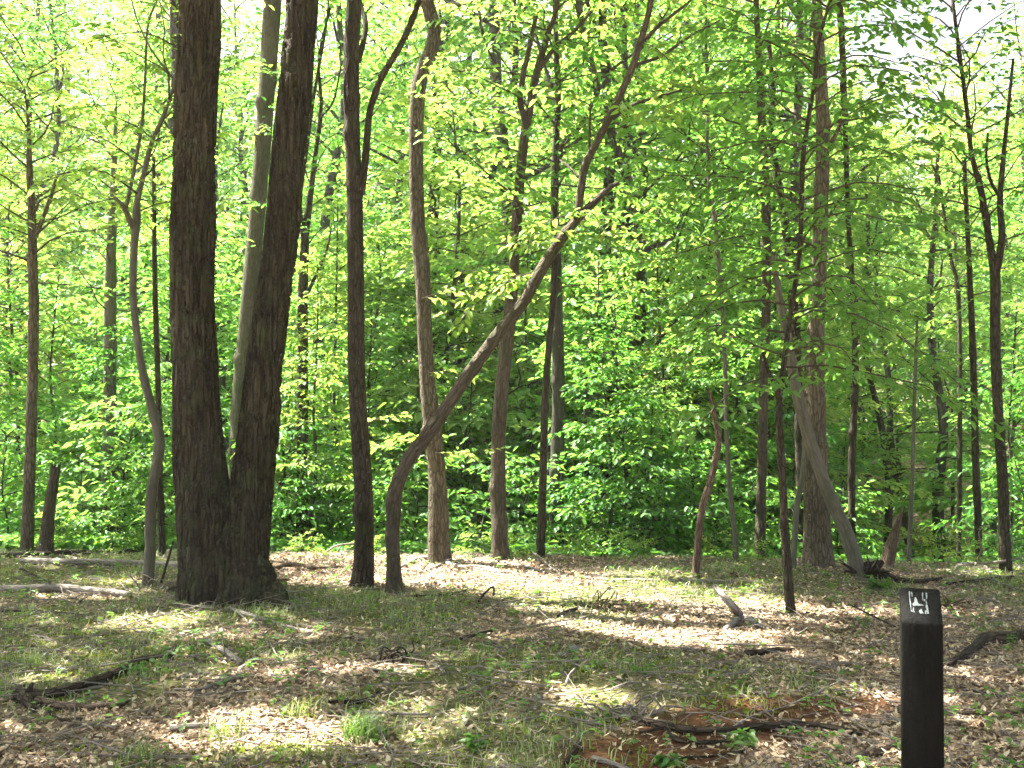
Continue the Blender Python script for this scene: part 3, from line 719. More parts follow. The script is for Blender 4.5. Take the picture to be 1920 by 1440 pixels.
T['O'] = trunk_tree('twin_column_tree', 'straight brown tree between the dead stem and the stout tree, half hidden by leaves', 'tree',
    [(1425, 1070, 20), (1428, 900, 18), (1432, 700, 17), (1437, 560, 17), (1437, 420, 17), (1434, 330, 16), (1428, 220, 15), (1424, 120, 13), (1418, 0, 11)], BARK_BRN, Y=10.9, ztop=9, sides=14, bark=.003, flare=.3, seed=211)
T['O2'] = trunk_tree('tilted_tree', 'brown tree tilting slightly, crossing behind the dogwood sapling', 'tree',
    [(1505, 1060, 20), (1500, 850, 18), (1492, 650, 18), (1482, 500, 18), (1470, 400, 16), (1455, 320, 14), (1446, 250, 12), (1448, 160, 9), (1440, 60, 8)], BARK_DK, Y=12, sides=12, bark=.003, flare=.3, seed=221)
T['Q'] = trunk_tree('straight_pole_tree', 'straight thin dark tree just left of the forked tree', 'tree',
    [(1836, 1060, 13), (1833, 950, 13), (1829, 850, 13), (1826, 720, 12), (1822, 600, 11), (1815, 450, 9), (1808, 300, 7)], BARK_DK, Y=10.4, sides=10, bark=.002, flare=.2, seed=231)
T['S'] = trunk_tree('slight_sapling', 'hair-thin grey sapling right of the splintered stump', 'tree',
    [(1704, 1062, 9), (1708, 950, 8), (1712, 850, 7), (1716, 700, 6), (1720, 600, 5)], BARK_GREY, Y=10.4, sides=8, bark=.001, flare=.2, seed=241)
T['S2'] = trunk_tree('bare_young_tree', 'bare thin young tree with brushlike top right of the stout tree', 'tree',
    [(1795, 1040, 9), (1800, 800, 9), (1797, 560, 8), (1782, 480, 7), (1770, 400, 6), (1760, 330, 5)], BARK_DK, Y=13, sides=8, bark=.001, flare=.2, seed=246)
T['R'] = trunk_tree('dark_pole_tree', 'dark bare trunk in the hollow right of the stout tree', 'tree',
    [(1598, 1000, 15), (1597, 900, 14), (1600, 800, 14), (1604, 700, 13), (1600, 560, 11), (1590, 400, 9)], BARK_DK, Y=11.5, ztop=9, sides=10, bark=.003, flare=.2, seed=251)
T['Y'] = trunk_tree('shaded_column_tree', 'thick shaded grey-green trunk behind and left of the twisted tree', 'tree',
    [(205, 965, 28), (206, 850, 25), (206, 720, 23), (206, 600, 22), (208, 480, 18), (212, 380, 14), (215, 290, 9), (217, 200, 5)], BARK_GREY, Y=13, sides=14, bark=.003, flare=.3, seed=261)
T['Z'] = trunk_tree('crooked_fork_tree', 'dark tree forking into wavy thin limbs between the oak and the dark straight tree', 'tree',
    [(566, 1040, 24), (567, 850, 22), (567, 700, 21), (568, 560, 19), (572, 450, 16), (580, 380, 12), (590, 300, 9), (602, 200, 7), (598, 110, 5), (620, 10, 4)], BARK_DK, Y=12, sides=12, bark=.003, flare=.3, seed=271,
    limbs=[[(572, 460, 12), (562, 380, 9), (575, 280, 7), (590, 170, 6), (610, 60, 4), (617, -10, 3)], [(568, 570, 8), (590, 520, 7), (612, 470, 5), (622, 420, 3)], [(600, 220, 5), (625, 190, 4), (640, 120, 3)]])

# ------------------------------------------------------------------ crowns of the trees seen from the clearing
def rg_(s): return np.random.default_rng(s)
def crown(key, z0, z1, nb, L0, L1, e0, e1, seed, m=LEAF, leafL=.09, gap=.06, sweep=None, keep=None, **kw):
    root, P, r, base = T[key]; g_ = rg_(seed)
    tw = crown_twigs(g_, P, z0, z1, nb, L0, L1, e0, e1, sweep=sweep, **kw)
    return add_crown(root, base, tw, g_, m, leafL, gap)
crown('I', 1.7, 4.7, 46, 1.55, .8, 10, 30, 301, m=LEAF_D, leafL=.085, sec_gap=.17, sec_len=.46, twig_gap=.12, twig_len=.2, droop=.6, r0=.0085, wig=.26)
crown('W', 3.1, 5.6, 26, 1.1, .8, 25, 45, 302, m=LEAF_Y, leafL=.08, sec_len=.4, droop=.3)
crown('U', 3.0, 5.2, 26, 1.5, 1.1, 15, 40, 303, m=LEAF_Y, leafL=.09, sec_len=.5, droop=.3)
crown('P', 2.9, 6.0, 34, 1.2, .9, 20, 50, 304, m=LEAF_D, leafL=.075, sec_gap=.3, sec_len=.35, droop=.3)
crown('O', 2.6, 8.0, 36, 1.7, 1.2, 15, 40, 305, leafL=.095, sec_len=.5, droop=.3)
crown('O2', 2.2, 5.5, 18, 1.3, .9, 15, 40, 306, leafL=.095, sec_len=.5, droop=.3)
crown('H', 3.6, 10, 36, 1.9, 1.4, 15, 45, 307, leafL=.1, gap=.07, sec_len=.6, droop=.3)
crown('F', 2.9, 8.5, 34, 1.4, 1.2, 15, 45, 308, leafL=.095, sec_len=.5, droop=.3)
crown('K', 2.6, 4.8, 22, 1.1, .6, 10, 40, 309, leafL=.09, sec_len=.4, droop=.3)
crown('G', 2.6, 5.0, 18, 1.1, .6, 10, 40, 310, leafL=.09, sec_len=.4, droop=.3)
crown('Z', 3.2, 6.8, 24, 1.2, .7, 20, 50, 311, leafL=.09, sec_len=.4, droop=.3)
crown('X', 3.0, 4.1, 10, .8, .5, 10, 40, 312, m=LEAF_Y, leafL=.085, sec_len=.4)
crown('Q', 2.6, 4.8, 16, 1.0, .5, 10, 40, 313, leafL=.09, sec_len=.35)
crown('S', 1.6, 2.4, 6, .7, .4, 10, 40, 314, leafL=.08, sec_len=.3)
crown('S2', 2.8, 4.8, 14, 1.0, .5, 30, 50, 319, leafL=.08, sec_len=.3)
crown('R', 2.6, 4.8, 16, 1.0, .6, 15, 40, 315, leafL=.1, sec_len=.5)
crown('Y', 2.6, 5.5, 24, 1.6, 1.1, 15, 45, 316, leafL=.11, gap=.08, sec_len=.7, sec_gap=.32)
crown('M', 2.0, 3.0, 7, .7, .5, 10, 40, 317, m=LEAF_D, leafL=.085, sec_len=.35)
# leafy sprays on the leaning tree, caught by the sun
def sprays(key, lst, seed, m, leafL=.085):
    root, P, r, base = T[key]; g_ = rg_(seed)
    for (u, v, u2, v2, Y, dY) in lst:
        tw = Twigs(); a = at(u, v, Y); b = at(u2, v2, Y + dY); fan(tw, g_, a, b - a, np.linalg.norm(b - a), UP, sec_gap=.13, sec_len=.34, twig_gap=.12, twig_len=.17, start=.1, droop=.2, r0=.005)
        wb = MB(); wood_from(tw, wb); wb.build('side_branch', TWIGM, root, base)
        crown_mb(tw, g_, leafL, .055).build('foliage', m, root, base)
sprays('E', [(1085, 405, 960, 400, 8.05, -.3), (1060, 440, 900, 440, 8.07, -.2), (1010, 510, 830, 540, 8.1, -.35), (1000, 525, 860, 490, 8.1, .2), (1020, 500, 880, 560, 8.1, -.1), (1100, 390, 1150, 430, 8.0, -.3),
             (1190, 180, 1290, 150, 7.9, .2), (1240, 105, 1330, 60, 7.9, .2), (1150, 215, 1270, 230, 7.9, -.3), (1215, 30, 1100, 20, 7.9, .3), (1200, 80, 1290, 100, 7.9, -.3), (1108, 200, 1040, 150, 7.9, .2)], 318, LEAF_Y)
sprays('D', [(790, 560, 850, 540, 9.4, -.2), (800, 700, 880, 690, 9.5, .3), (815, 850, 900, 850, 9.6, .2), (785, 180, 860, 150, 9.4, .3), (810, 830, 740, 800, 9.6, .3)], 320, LEAF_Y, .085)
sprays('C', [(668, 620, 560, 610, 8.6, .4), (680, 800, 740, 760, 8.6, .3)], 321, LEAF_Y, .085)
sprays('B', [(505, 140, 480, 130, 11.9, -.1), (496, 230, 470, 240, 11.9, -.2)], 322, LEAF_Y, .085)

# ------------------------------------------------------------------ repeated woodland trees
def proto_tall(seed, H, z0, nb, Lm, rad, m=LEAF, leafL=.14):
    """forest tree: wandering stem, unequal ascending limbs, each with its own sprays"""
    g_ = rg_(seed); n = 9
    P = np.zeros((n, 3)); P[:, 2] = np.linspace(0, H, n); wob = np.cumsum(g_.normal(0, .2, (n, 2)), 0); P[:, :2] = wob - wob[0]
    r = np.linspace(rad, .025, n); P[0, 2] = -.3
    tb = MB(); tube(tb, P, r, sides=10, step=.5, lump=.08, flare=.4, flare_h=.3, seed=seed)
    tw = Twigs(); az = g_.uniform(0, 6.28)
    for i in range(nb):
        t = (i + g_.uniform(0, 1)) / nb; z = z0 + (H - z0) * t; az += 2.4 + g_.normal(0, .6)
        p = np.array([np.interp(z, P[:, 2], P[:, c]) for c in range(3)])
        L = Lm * (.45 + .75 * math.sin(math.pi * min(1, .25 + .75 * t))) * g_.uniform(.5, 1.15); e = R(g_.normal(12 + 38 * t, 16))
        pts = fan(tw, g_, p, (math.cos(az) * math.cos(e), math.sin(az) * math.cos(e), math.sin(e)), L, UP, sec_gap=.34, sec_len=1.15, twig_gap=.2, twig_len=.45, droop=g_.uniform(-.3, .6), wig=.3, start=.15, r0=.006 + .011 * L)
        for k in (2, 3, 4):       # second-order limbs rising or sagging out of the first
            if g_.random() < .75:
                a2 = az + g_.choice([-1, 1]) * g_.uniform(.5, 1.1); e2 = e + R(g_.normal(8, 25))
                fan(tw, g_, pts[k], (math.cos(a2) * math.cos(e2), math.sin(a2) * math.cos(e2), math.sin(e2)), L * .5 * g_.uniform(.6, 1.2), UP, sec_gap=.34, sec_len=.8, twig_gap=.2, twig_len=.4, droop=.3, wig=.3, r0=.012)
    wood_from(tw, tb, twigs=False, sides=4)
    c = crown_mb(tw, g_, leafL, .115, ratio=.58, nj=.5, droop=.4)
    return mesh_from('trunk', tb, BARK_FAR), mesh_from('crown', c, m)
TALL = [proto_tall(401, 15, 3.2, 30, 2.9, .15), proto_tall(402, 17, 4.5, 30, 3.0, .16, LEAF_Y), proto_tall(403, 12, 2.2, 28, 2.7, .12), proto_tall(404, 16, 4, 30, 2.8, .14, LEAF)]
def proto_sap(seed, H, z0, nb, L0, L1, rad, m, leafL=.1):
    g_ = rg_(seed); n = 7
    P = np.zeros((n, 3)); P[:, 2] = np.linspace(-.2, H, n); wob = np.cumsum(g_.normal(0, .07, (n, 2)), 0); P[:, :2] = wob - wob[0]
    tb = MB(); tube(tb, P, np.linspace(rad, .008, n), sides=8, step=.4, lump=.08)
    tw = crown_twigs(g_, P, z0, H - .1, nb, L0, L1, 2, 40, sec_gap=.17, sec_len=.6, twig_gap=.11, twig_len=.24, droop=.45, wig=.26, r0=.009)
    wood_from(tw, tb, twigs=True, sides=4)
    c = crown_mb(tw, g_, leafL * 1.22, .078, nj=.28, droop=.36)
    return mesh_from('trunk', tb, BARK_FAR), mesh_from('crown', c, m)
SAPS = [proto_sap(411, 4.6, .5, 34, 1.7, .5, .035, LEAF), proto_sap(412, 5.4, .9, 36, 1.9, .5, .04, LEAF), proto_sap(413, 3.6, .35, 28, 1.5, .4, .03, LEAF_D), proto_sap(414, 6.2, 1.4, 38, 1.8, .6, .045, LEAF_Y)]
SHR = [proto_sap(421, 1.3, .1, 14, .9, .35, .012, LEAF_D, .085), proto_sap(422, 1.7, .15, 16, 1.1, .4, .014, LEAF, .09), proto_sap(423, .9, .08, 10, .7, .3, .01, LEAF_Y, .08)]

COUNT = {}
def place(name, proto, x, y, s, rot, label, cat, group, dz=0, sxy=None):
    root = thing(name, label, cat, (x, y, float(gz(x, y)) + dz), group)
    root.rotation_euler = (0, 0, rot); root.scale = (sxy or s, sxy or s, s)
    link('trunk', proto[0], root); link('crown', proto[1], root)
    return root


MARKS = sorted([(52, 'speckled tree'), (100, 'snag'), (206, 'shaded trunk'), (282, 'twisted tree'), (430, 'twin oak'), (567, 'wavy forked tree'), (678, 'dark straight tree'), (740, 'leaning tree'),
         (818, 'pale trunk'), (936, 'mottled tree'), (1030, 'slim dark tree'), (1310, 'dead stem'), (1372, 'thin grey tree'), (1470, 'dogwood'), (1535, 'stout tree'),
         (1598, 'dark bare trunk'), (1672, 'splintered stump'), (1727, 'trail post'), (1832, 'pole tree'), (1882, 'forked tree')])
USED = {}
def where(u):
    a = [m for m in MARKS if m[0] <= u]; b = [m for m in MARKS if m[0] > u]
    if not a: return 'left of ' + b[0][1]
    if not b: return 'right of ' + a[-1][1]
    return 'between ' + a[-1][1] + ' and ' + b[0][1]

# saplings on the slope just beyond the clearing: (u, depth, prototype, scale)
S1 = [(-60, 12.3, 1, 1.0), (120, 12.8, 0, .95), (215, 11.6, 2, .85), (330, 13.2, 1, 1.05), (460, 12.2, 0, .9), (545, 11.6, 2, .8), (620, 13.4, 3, .95), (1135, 10.5, 2, .72), (1225, 10.6, 0, .5), (300, 10.3, 2, .6), (585, 10.5, 3, .55), (720, 12.6, 0, .85), (770, 14.0, 1, 1.0), (880, 12.6, 2, .9),
      (985, 13.6, 3, .9), (1100, 12.2, 1, .85), (1180, 11.6, 0, .82), (1250, 13.5, 3, 1.0), (1345, 12.6, 0, .9), (1420, 13.8, 1, 1.0), (1500, 12.9, 2, .9), (1585, 16.2, 0, .8), (1910, 11.8, 0, .75), (1990, 13, 1, .9), (30, 14.5, 3, 1.1), (1080, 15.5, 1, 1.15), (870, 15.8, 3, 1.1), (655, 16.2, 1, 1.2), (1300, 16, 0, 1.3), (260, 16, 1, 1.2)]
LOOK = ['bushy sapling in flat green tiers', 'tall airy sapling with layered sprays', 'low dark-green sapling', 'yellow-green sapling with open sprays']
g_ = rg_(77)
for (u, yy, k, s) in S1:
    yy += 1.1
    x = (u - 960) / F * yy
    lab = LOOK[k] + (' farther back, ' if yy > 14.3 else ', ') + where(u)
    place('sapling', SAPS[k], x, yy, s, g_.uniform(0, 6.28), lab, 'sapling', 'leafy saplings on the slope behind the clearing')
# shrubs at the lip
S2 = [(10, 11.9, 1, .9), (185, 11.9, 0, .9), (245, 11.4, 1, 1.0), (340, 12.2, 1, .9), (540, 11.5, 1, .9), (610, 11.6, 0, .9), (715, 11.8, 0, .8), (775, 12.0, 1, .9), (880, 11.8, 0, 1.0), (900, 10.2, 2, .35), (972, 10.15, 2, .35), (110, 10.7, 2, .4), (240, 10.5, 2, .35), (575, 10.15, 2, .3), (705, 10.25, 2, .3), (1060, 10.2, 2, .35), (1210, 10.0, 2, .3), (1340, 10.0, 2, .35), (1425, 9.9, 2, .3), (1760, 9.9, 2, .4), (1860, 10.0, 2, .35), (990, 12, 1, .8), (1085, 11.9, 0, .9),
      (1130, 10.1, 2, .4), (1170, 11.5, 1, 1.0), (1245, 11.4, 0, 1.0), (1295, 12.0, 1, 1.0), (1340, 11.7, 0, .8), (1415, 11.6, 1, .7), (1455, 12.1, 0, .9), (1575, 11.9, 1, .7), (1655, 15.5, 0, .7), (1765, 16.5, 0, .7), (1915, 11.2, 1, .8)]
SL = ['low dark-leaved shrub', 'leafy knee-high green shrub', 'tiny bright yellow-green seedling clump']
for (u, yy, k, s) in S2:
    x = (u - 960) / F * yy
    place('shrub', SHR[k], x, yy, s, g_.uniform(0, 6.28), SL[k] + ' at the rim, ' + where(u), 'shrub', 'shrubs along the rim of the clearing')

# tall trees filling the hollow and the hillside
g_ = rg_(99)
placed = []
def ok(x, y, d): return all((x - a) ** 2 + (y - b) ** 2 > d * d for a, b in placed)
rows = [(16.5, 24, 22, 2.1, 'tall leafy tree standing in the hollow behind the clearing', 'trees in the hollow', 'forest_tree'),
        (24, 38, 54, 2.3, 'leafy tree on the lower hillside beyond the hollow', 'trees on the lower hillside', 'forest_tree'),
        (38, 85, 110, 3.0, 'distant leafy tree high on the wooded hillside', 'trees high on the hillside', 'forest_tree')]
for (y0, y1, cnt, dmin, lab, grp, nm) in rows:
    k = 0; tries = 0
    while k < cnt and tries < 4000:
        tries += 1
        yy = g_.uniform(y0, y1); u = g_.uniform(-220, 2140); x = (u - 960) / F * yy
        if not ok(x, yy, dmin): continue
        s = g_.uniform(.75, 1.15)
        if 1560 < u < 1960:            # the gap where the sky shows
            zmax = CAM_Z + yy * ((490 if u < 1760 else 570) + 50 * math.sin(u * .02)) / F - float(gz(x, yy))
            s = min(s, max(zmax, 3) / 15.5)
            if s < .3: continue
        if 395 < u < 500: s = min(s, (CAM_Z + yy * 720 / F - float(gz(x, yy))) / 16.5)
        placed.append((x, yy)); k += 1
        place(nm, TALL[int(g_.integers(0, 4))], x, yy, s, g_.uniform(0, 6.28), lab, 'tree', grp, sxy=s * g_.uniform(.9, 1.2) if s > .6 else s * 1.3)

g_ = rg_(88); und = []
k = 0
while k < 110:
    yy = 15 + 35 * g_.random() ** 1.3; u = g_.uniform(-150, 2070); x = (u - 960) / F * yy
    if any((x - a) ** 2 + (yy - b) ** 2 < 1.3 for a, b in und): continue
    if 1590 < u < 1790 and yy < 26: continue
    und.append((x, yy)); k += 1
    s = g_.uniform(.8, 1.35)
    if 1560 < u < 1960: s = min(s, max(.5, (CAM_Z + yy * 400 / F - float(gz(x, yy))) / 6))
    place('understory_tree', SAPS[int(g_.integers(0, 4))], x, yy, s, g_.uniform(0, 6.28), 'young understory tree on the hillside, leafy down low among the trunks', 'young tree', 'understory trees on the hillside', sxy=s * 1.25)

# ------------------------------------------------------------------ canopy over the clearing (above the picture), placed for shade; gaps cut for sun patches
def off_tree(label, x, y, H, r0, seed):
    g2 = rg_(seed); z = float(gz(x, y)); n = 8
    P = np.zeros((n, 3)); P[:, 2] = np.linspace(z - .2, z + H, n); wob = np.cumsum(g2.normal(0, .15, (n, 2)), 0); P[:, :2] = np.array([x, y]) + wob - wob[0]
    base = np.array([x, y, z]); root = thing('canopy_tree', label, 'tree', base)
    mb = MB(); tube(mb, P + 0, np.linspace(r0, .05, n), sides=16, step=.15, bark=.006, flare=.5, lump=.06, seed=seed); mb.build('trunk', BARK_DK, root, base)
    CROWN_TREES.append((root, P[-1], base))
off_tree('tall dark tree outside the view on the left of the clearing', -8.2, 7.4, 12, .17, 501)
off_tree('tall slim tree outside the view at the far left slope', -8.4, 12.2, 13, .15, 502)
off_tree('tall tree outside the view near the left foreground', -6.2, 4.2, 11.5, .18, 503)
off_tree('tall tree outside the view beyond the trail post', 7.6, 7.5, 12, .18, 504)
off_tree('tall straight tree in the hollow, hidden behind the twin oak', -6.0, 18.0, 15, .17, 505)
off_tree('tall straight brown tree in the hollow right of the shaded grey-brown trunk', 1.7, 19.0, 16, .16, 506)
off_tree('tall brown tree in the hollow left of the speckled tree', -10.5, 18.0, 16, .16, 507)

PATCH = [  # sun patches seen on the floor: u, v, half-width, half-height, strength
    (740, 1064, 270, 34, 1), (1180, 1085, 150, 14, .9), (960, 1085, 200, 20, 1), (760, 1085, 200, 18, 1), (900, 1095, 190, 18, 1), (1130, 1092, 160, 14, .75), (1020, 1110, 120, 10, .8), (560, 1055, 90, 22, 1), (1300, 1125, 110, 18, .8), (1560, 1150, 150, 9, 1), (1790, 1155, 130, 9, .9),
    (1850, 1075, 110, 13, 1), (1700, 1080, 60, 8, .6), (315, 1042, 30, 14, 1), (235, 1030, 60, 8, .9), (190, 1090, 60, 8, .6), (120, 1113, 110, 8, .7), (840, 1168, 70, 8, 1), (960, 1192, 75, 8, .9), (1200, 1190, 150, 14, .85), (1350, 1200, 70, 10, .8),
    (310, 1182, 60, 7, 1), (225, 1175, 40, 8, .8), (430, 1200, 70, 7, .6), (560, 1235, 80, 9, .7), (690, 1262, 110, 9, .85), (790, 1268, 50, 7, .9), (850, 1230, 60, 8, .5), (110, 1280, 60, 10, .7), (40, 1275, 25, 10, .6), (200, 1335, 50, 6, .9),
    (270, 1368, 100, 12, .9), (400, 1395, 110, 16, 1), (520, 1370, 140, 22, .9), (620, 1400, 120, 18, .7), (860, 1350, 90, 12, .6), (1220, 1326, 80, 6, .9), (1400, 1325, 60, 6, .6), (1600, 1290, 60, 12, .6), (1660, 1330, 40, 12, .6), (1810, 1262, 40, 14, .9), (1500, 1220, 80, 10, .45), (900, 1430, 120, 8, .6), (1650, 1425, 60, 12, .7), (100, 1435, 70, 8, .6), (1850, 1340, 60, 30, .35), (10, 1380, 25, 20, .7)]
def sun_map(x, y):
    u, v = project(x, y, 0)
    wu = (fbm2(x * 1.6, y * 1.6, 81, 3) - .5) * 160; wv = (fbm2(x * 1.6 + 50, y * 1.6, 83, 3) - .5) * 26
    m = np.zeros_like(x)
    for (cu, cv, ru, rv, s) in PATCH:
        d = ((u + wu - cu) / ru) ** 2 + ((v + wv - cv) / rv) ** 2
        m = np.maximum(m, s * sstep(1.35, .75, d))
    inside = (y > 2.2) & (y < 10.6)
    spk = .7 * sstep(.57, .68, fbm2(x * 2.3, y * 2.3, 91, 2))
    for (cu, cv, ru, rv) in [(520, 1425, 240, 24), (130, 1395, 120, 22), (450, 1135, 180, 22), (700, 1140, 130, 18), (720, 1298, 190, 20), (1080, 1250, 260, 34), (880, 1240, 120, 14), (1600, 1235, 130, 26), (140, 1230, 140, 30), (1450, 1400, 200, 26), (960, 1150, 90, 9)]:
        spk = spk * (1 - .9 * sstep(1.2, .7, ((u + wu - cu) / ru) ** 2 + ((v + wv - cv) / rv) ** 2))
    m = np.where(inside, np.maximum(m, spk), m)
    far = .92 * sstep(.32, .46, fbm2(x * .55, y * .55, 95, 3))
    for (u_, v_, Y_, rr) in [(1110, 890, 11.4, 1.0), (1200, 860, 11.6, .8), (260, 890, 11.2, .8), (590, 780, 11.5, 1.0), (560, 980, 11.4, .7), (880, 850, 11.5, .8), (620, 620, 11.5, .7), (1300, 870, 11.5, .7), (100, 700, 12, .9), (950, 500, 8.0, .9), (880, 530, 8, .7), (1050, 440, 8, .6)]:
        p_ = at(u_, v_, Y_); q_ = p_ - SUN * (p_[2] / SUN[2])
        far = np.maximum(far, sstep(rr * 1.25, rr * .8, np.hypot(x - q_[0], (y - q_[1]) * .8)))
        m = np.maximum(m, sstep(rr * 1.25, rr * .8, np.hypot(x - q_[0], (y - q_[1]) * .8)) * (1.0 if Y_ < 9 else 0))
    return np.where(y >= 10.6, far, m)

g3 = rg_(123)
NC = 15000                                  # twig clusters
cx = g3.uniform(-12.5, 7.0, NC); cy_ = g3.uniform(2.5, 22.0, NC); cz = g3.uniform(8.2, 12.8, NC)
cz = cz + np.maximum(0, cy_ - 12) * .5
roots = np.array([t[1][:2] for t in CROWN_TREES])
own = np.argmin((cx[:, None] - roots[None, :, 0]) ** 2 + (cy_[:, None] - roots[None, :, 1]) ** 2, 1)
per = 15
PX = np.repeat(np.stack([cx, cy_, cz], -1), per, 0) + g3.normal(0, 1, (NC * per, 3)) * np.array([.28, .28, .12]); ownL = np.repeat(own, per)
gpt = PX - SUN[None] * (PX[:, 2] / SUN[2])[:, None]
sm = sun_map(gpt[:, 0], gpt[:, 1])
keepL = g3.random(len(PX)) > np.minimum(1, sm * 1.6)
PX, ownL = PX[keepL], ownL[keepL]
for k, (root, top, base) in enumerate(CROWN_TREES):
    s = ownL == k
    if not s.any(): continue
    P = PX[s]; n = len(P); big = 1 + .5 * (P[:, 1] > 13); a = g3.uniform(0, 6.28, n)
    A = np.stack([np.cos(a), np.sin(a), g3.normal(-.25, .25, n)], -1); N = np.stack([g3.normal(0, .4, n), g3.normal(0, .4, n), np.ones(n)], -1)
    mb = MB(); leaf_arrays(mb, P, A, N, g3.uniform(.11, .18, n) * big, g3.uniform(.08, .115, n) * big, g3.random(n), simple=True); mb.build('crown', LEAF, root, base)
    cc = np.stack([cx, cy_, cz], -1); cg = cc - SUN[None] * (cc[:, 2:] / SUN[2]); cc = cc[(own == k) & (sun_map(cg[:, 0], cg[:, 1]) < .2)]
    if len(cc):
        wb = MB()
        for c in cc[:: max(1, len(cc) // 22)]:
            st = np.array([top[0], top[1], min(c[2] - .8, top[2] - .3)]) if True else top
            z0 = max(7.0, c[2] - np.linalg.norm(c[:2] - top[:2]) * .7); st[2] = min(z0, top[2])
            tube(wb, [st, (st + c) / 2 + [0, 0, .15], c], [.045, .028, .006], sides=6, step=.4, cap=False)
        wb.build('branches', BARK_DK, root, base)

# ------------------------------------------------------------------ logs, sticks and debris on the floor
def stick(name, label, cat, pts, m, lift=0, sides=10, bark=.003, lump=.12, seed=1, subs=(), group=None, jag=.0, free=(), sink=.15):
    """pts: (u, v, width px[, height above ground])"""
    def conv(pp):
        P = []; r = []
        for q in pp:
            if len(q) > 3:      # raised point: the ground point below it is given by v + px offset
                g0 = hit(q[0], q[3]); p = at(q[0], q[1], g0[1])
                wd = q[2] / 2 * g0[1] / F
            else:
                p = hit(q[0], q[1]); wd = q[2] / 2 * p[1] / F; p = p + np.array([0, 0, wd * (1 - sink)])
            P.append(p + np.array([0, 0, .012])); r.append(wd * 1.12)
        return np.array(P), np.array(r)
    P, r = conv(pts); c = P.mean(0); c[2] = float(gz(c[0], c[1]))
    mb = MB(); tube(mb, P, r, sides=sides, step=.04, bark=bark, lump=lump, seed=seed, jag=jag)
    if not subs:
        o = mb.build(name, m, None, c); return tag(o, label, cat, group)
    root = thing(name, label, cat, c, group)
    mb.build('stem', m, root, c)
    for k, s in enumerate(subs):
        P2, r2 = conv(s); b2 = MB(); tube(b2, P2, r2, sides=8, step=.04, bark=bark * .6, lump=lump, seed=seed + k + 1); b2.build('side_branch', m, root, c)
    return root

stick('fallen_log', 'smooth weathered log lying in grass at the left, its top sunlit', 'log', [(-30, 1112, 10), (52, 1112, 13), (110, 1112, 15), (170, 1116, 13), (245, 1121, 9)], WOOD_GREY, sides=16, lump=.06, seed=601)
stick('fallen_log', 'long thin dark log lying along the far left rim of the clearing', 'log', [(-20, 1050, 9), (60, 1045, 9), (150, 1041, 8), (262, 1037, 5)], WOOD_DARK, seed=602)
stick('fallen_log', 'long mossy decaying log behind the twisted tree reaching the twin oak', 'log', [(40, 1059, 11), (120, 1060, 11), (200, 1062, 12), (270, 1063, 10), (345, 1068, 12)], WOOD_GREY, seed=603)
stick('fallen_log', 'flat pale sunlit slab of broken wood behind the twisted tree', 'log', [(175, 1025, 12), (215, 1028, 13), (265, 1034, 9)], WOOD_GREY, seed=604, jag=.1)
stick('fallen_branch', 'reddish-brown branch lying in full sun right of the twin oak', 'branch', [(505, 1072, 8), (545, 1066, 10), (590, 1070, 8), (640, 1068, 6), (665, 1066, 4)], BARK_RED, seed=605, subs=[[(505, 1080, 5), (522, 1078, 5), (534, 1071, 5), (570, 1074, 4)], [(505, 1093, 4), (540, 1092, 4), (562, 1097, 2)]])
stick('fallen_branch', 'long bowed pale branch at the foot of the pale flaky tree', 'branch', [(742, 1072, 5), (775, 1056, 6), (800, 1051, 7), (830, 1058, 7), (862, 1068, 7), (900, 1068, 6), (940, 1074, 4)], WOOD_GREY, seed=606, subs=[[(785, 1078, 4), (815, 1068, 5), (835, 1058, 4)], [(880, 1068, 4), (920, 1074, 4), (960, 1078, 3)]])
stick('fallen_branch', 'thin pale branch slanting down right of the mottled tree', 'branch', [(942, 1058, 4), (985, 1067, 5), (1022, 1078, 4)], WOOD_GREY, seed=607)
stick('fallen_stick', 'thin pale stick propped up at the rim right of the slim dark tree', 'stick', [(998, 1037, 3, 1052), (1018, 1052, 3, 1060), (1042, 1076, 3)], WOOD_GREY, seed=608)
stick('fallen_branch', 'pale forked stick lying in front of the twin oak roots', 'branch', [(428, 1146, 6), (470, 1160, 7), (520, 1175, 6), (570, 1188, 5), (618, 1198, 4)], WOOD_GREY, seed=609, subs=[[(440, 1149, 4), (455, 1160, 3), (470, 1178, 2)]])
stick('fallen_branch', 'crooked grey branch with peeling bark in the left foreground', 'branch', [(375, 1208, 7), (392, 1210, 9), (420, 1228, 10), (452, 1250, 10)], WOOD_GREY, seed=610, subs=[[(478, 1238, 5), (468, 1249, 7), (448, 1262, 6), (450, 1273, 7), (420, 1284, 8), (385, 1297, 7), (355, 1303, 4)]])
stick('fallen_log', 'long dark mossy rotting branch half sunk in the left foreground', 'log', [(30, 1318, 22), (75, 1316, 18), (130, 1305, 18), (180, 1288, 17), (225, 1268, 14), (270, 1245, 12), (325, 1238, 8)], WOOD_DARK, seed=611, sides=14, lump=.25, subs=[[(18, 1300, 9), (38, 1314, 20), (48, 1326, 22), (62, 1338, 9)], [(40, 1316, 18), (52, 1302, 12, 1318), (60, 1286, 5, 1320)]])
stick('fallen_log', 'barkless brown branch with a sunlit tip at the lower left', 'log', [(70, 1322, 13), (110, 1332, 14), (150, 1336, 13), (195, 1333, 11), (232, 1327, 8)], BARK_RED, seed=612, jag=.04)
stick('fallen_stick', 'small curved dark stick beneath the barkless brown branch', 'stick', [(92, 1340, 6), (108, 1356, 6), (130, 1358, 7), (158, 1355, 5)], WOOD_DARK, seed=613)
stick('bark_slab', 'flat pale strip of bark lying in a sun patch, left foreground', 'bark', [(318, 1376, 9), (350, 1373, 11), (398, 1366, 7)], WOOD_GREY, seed=614)
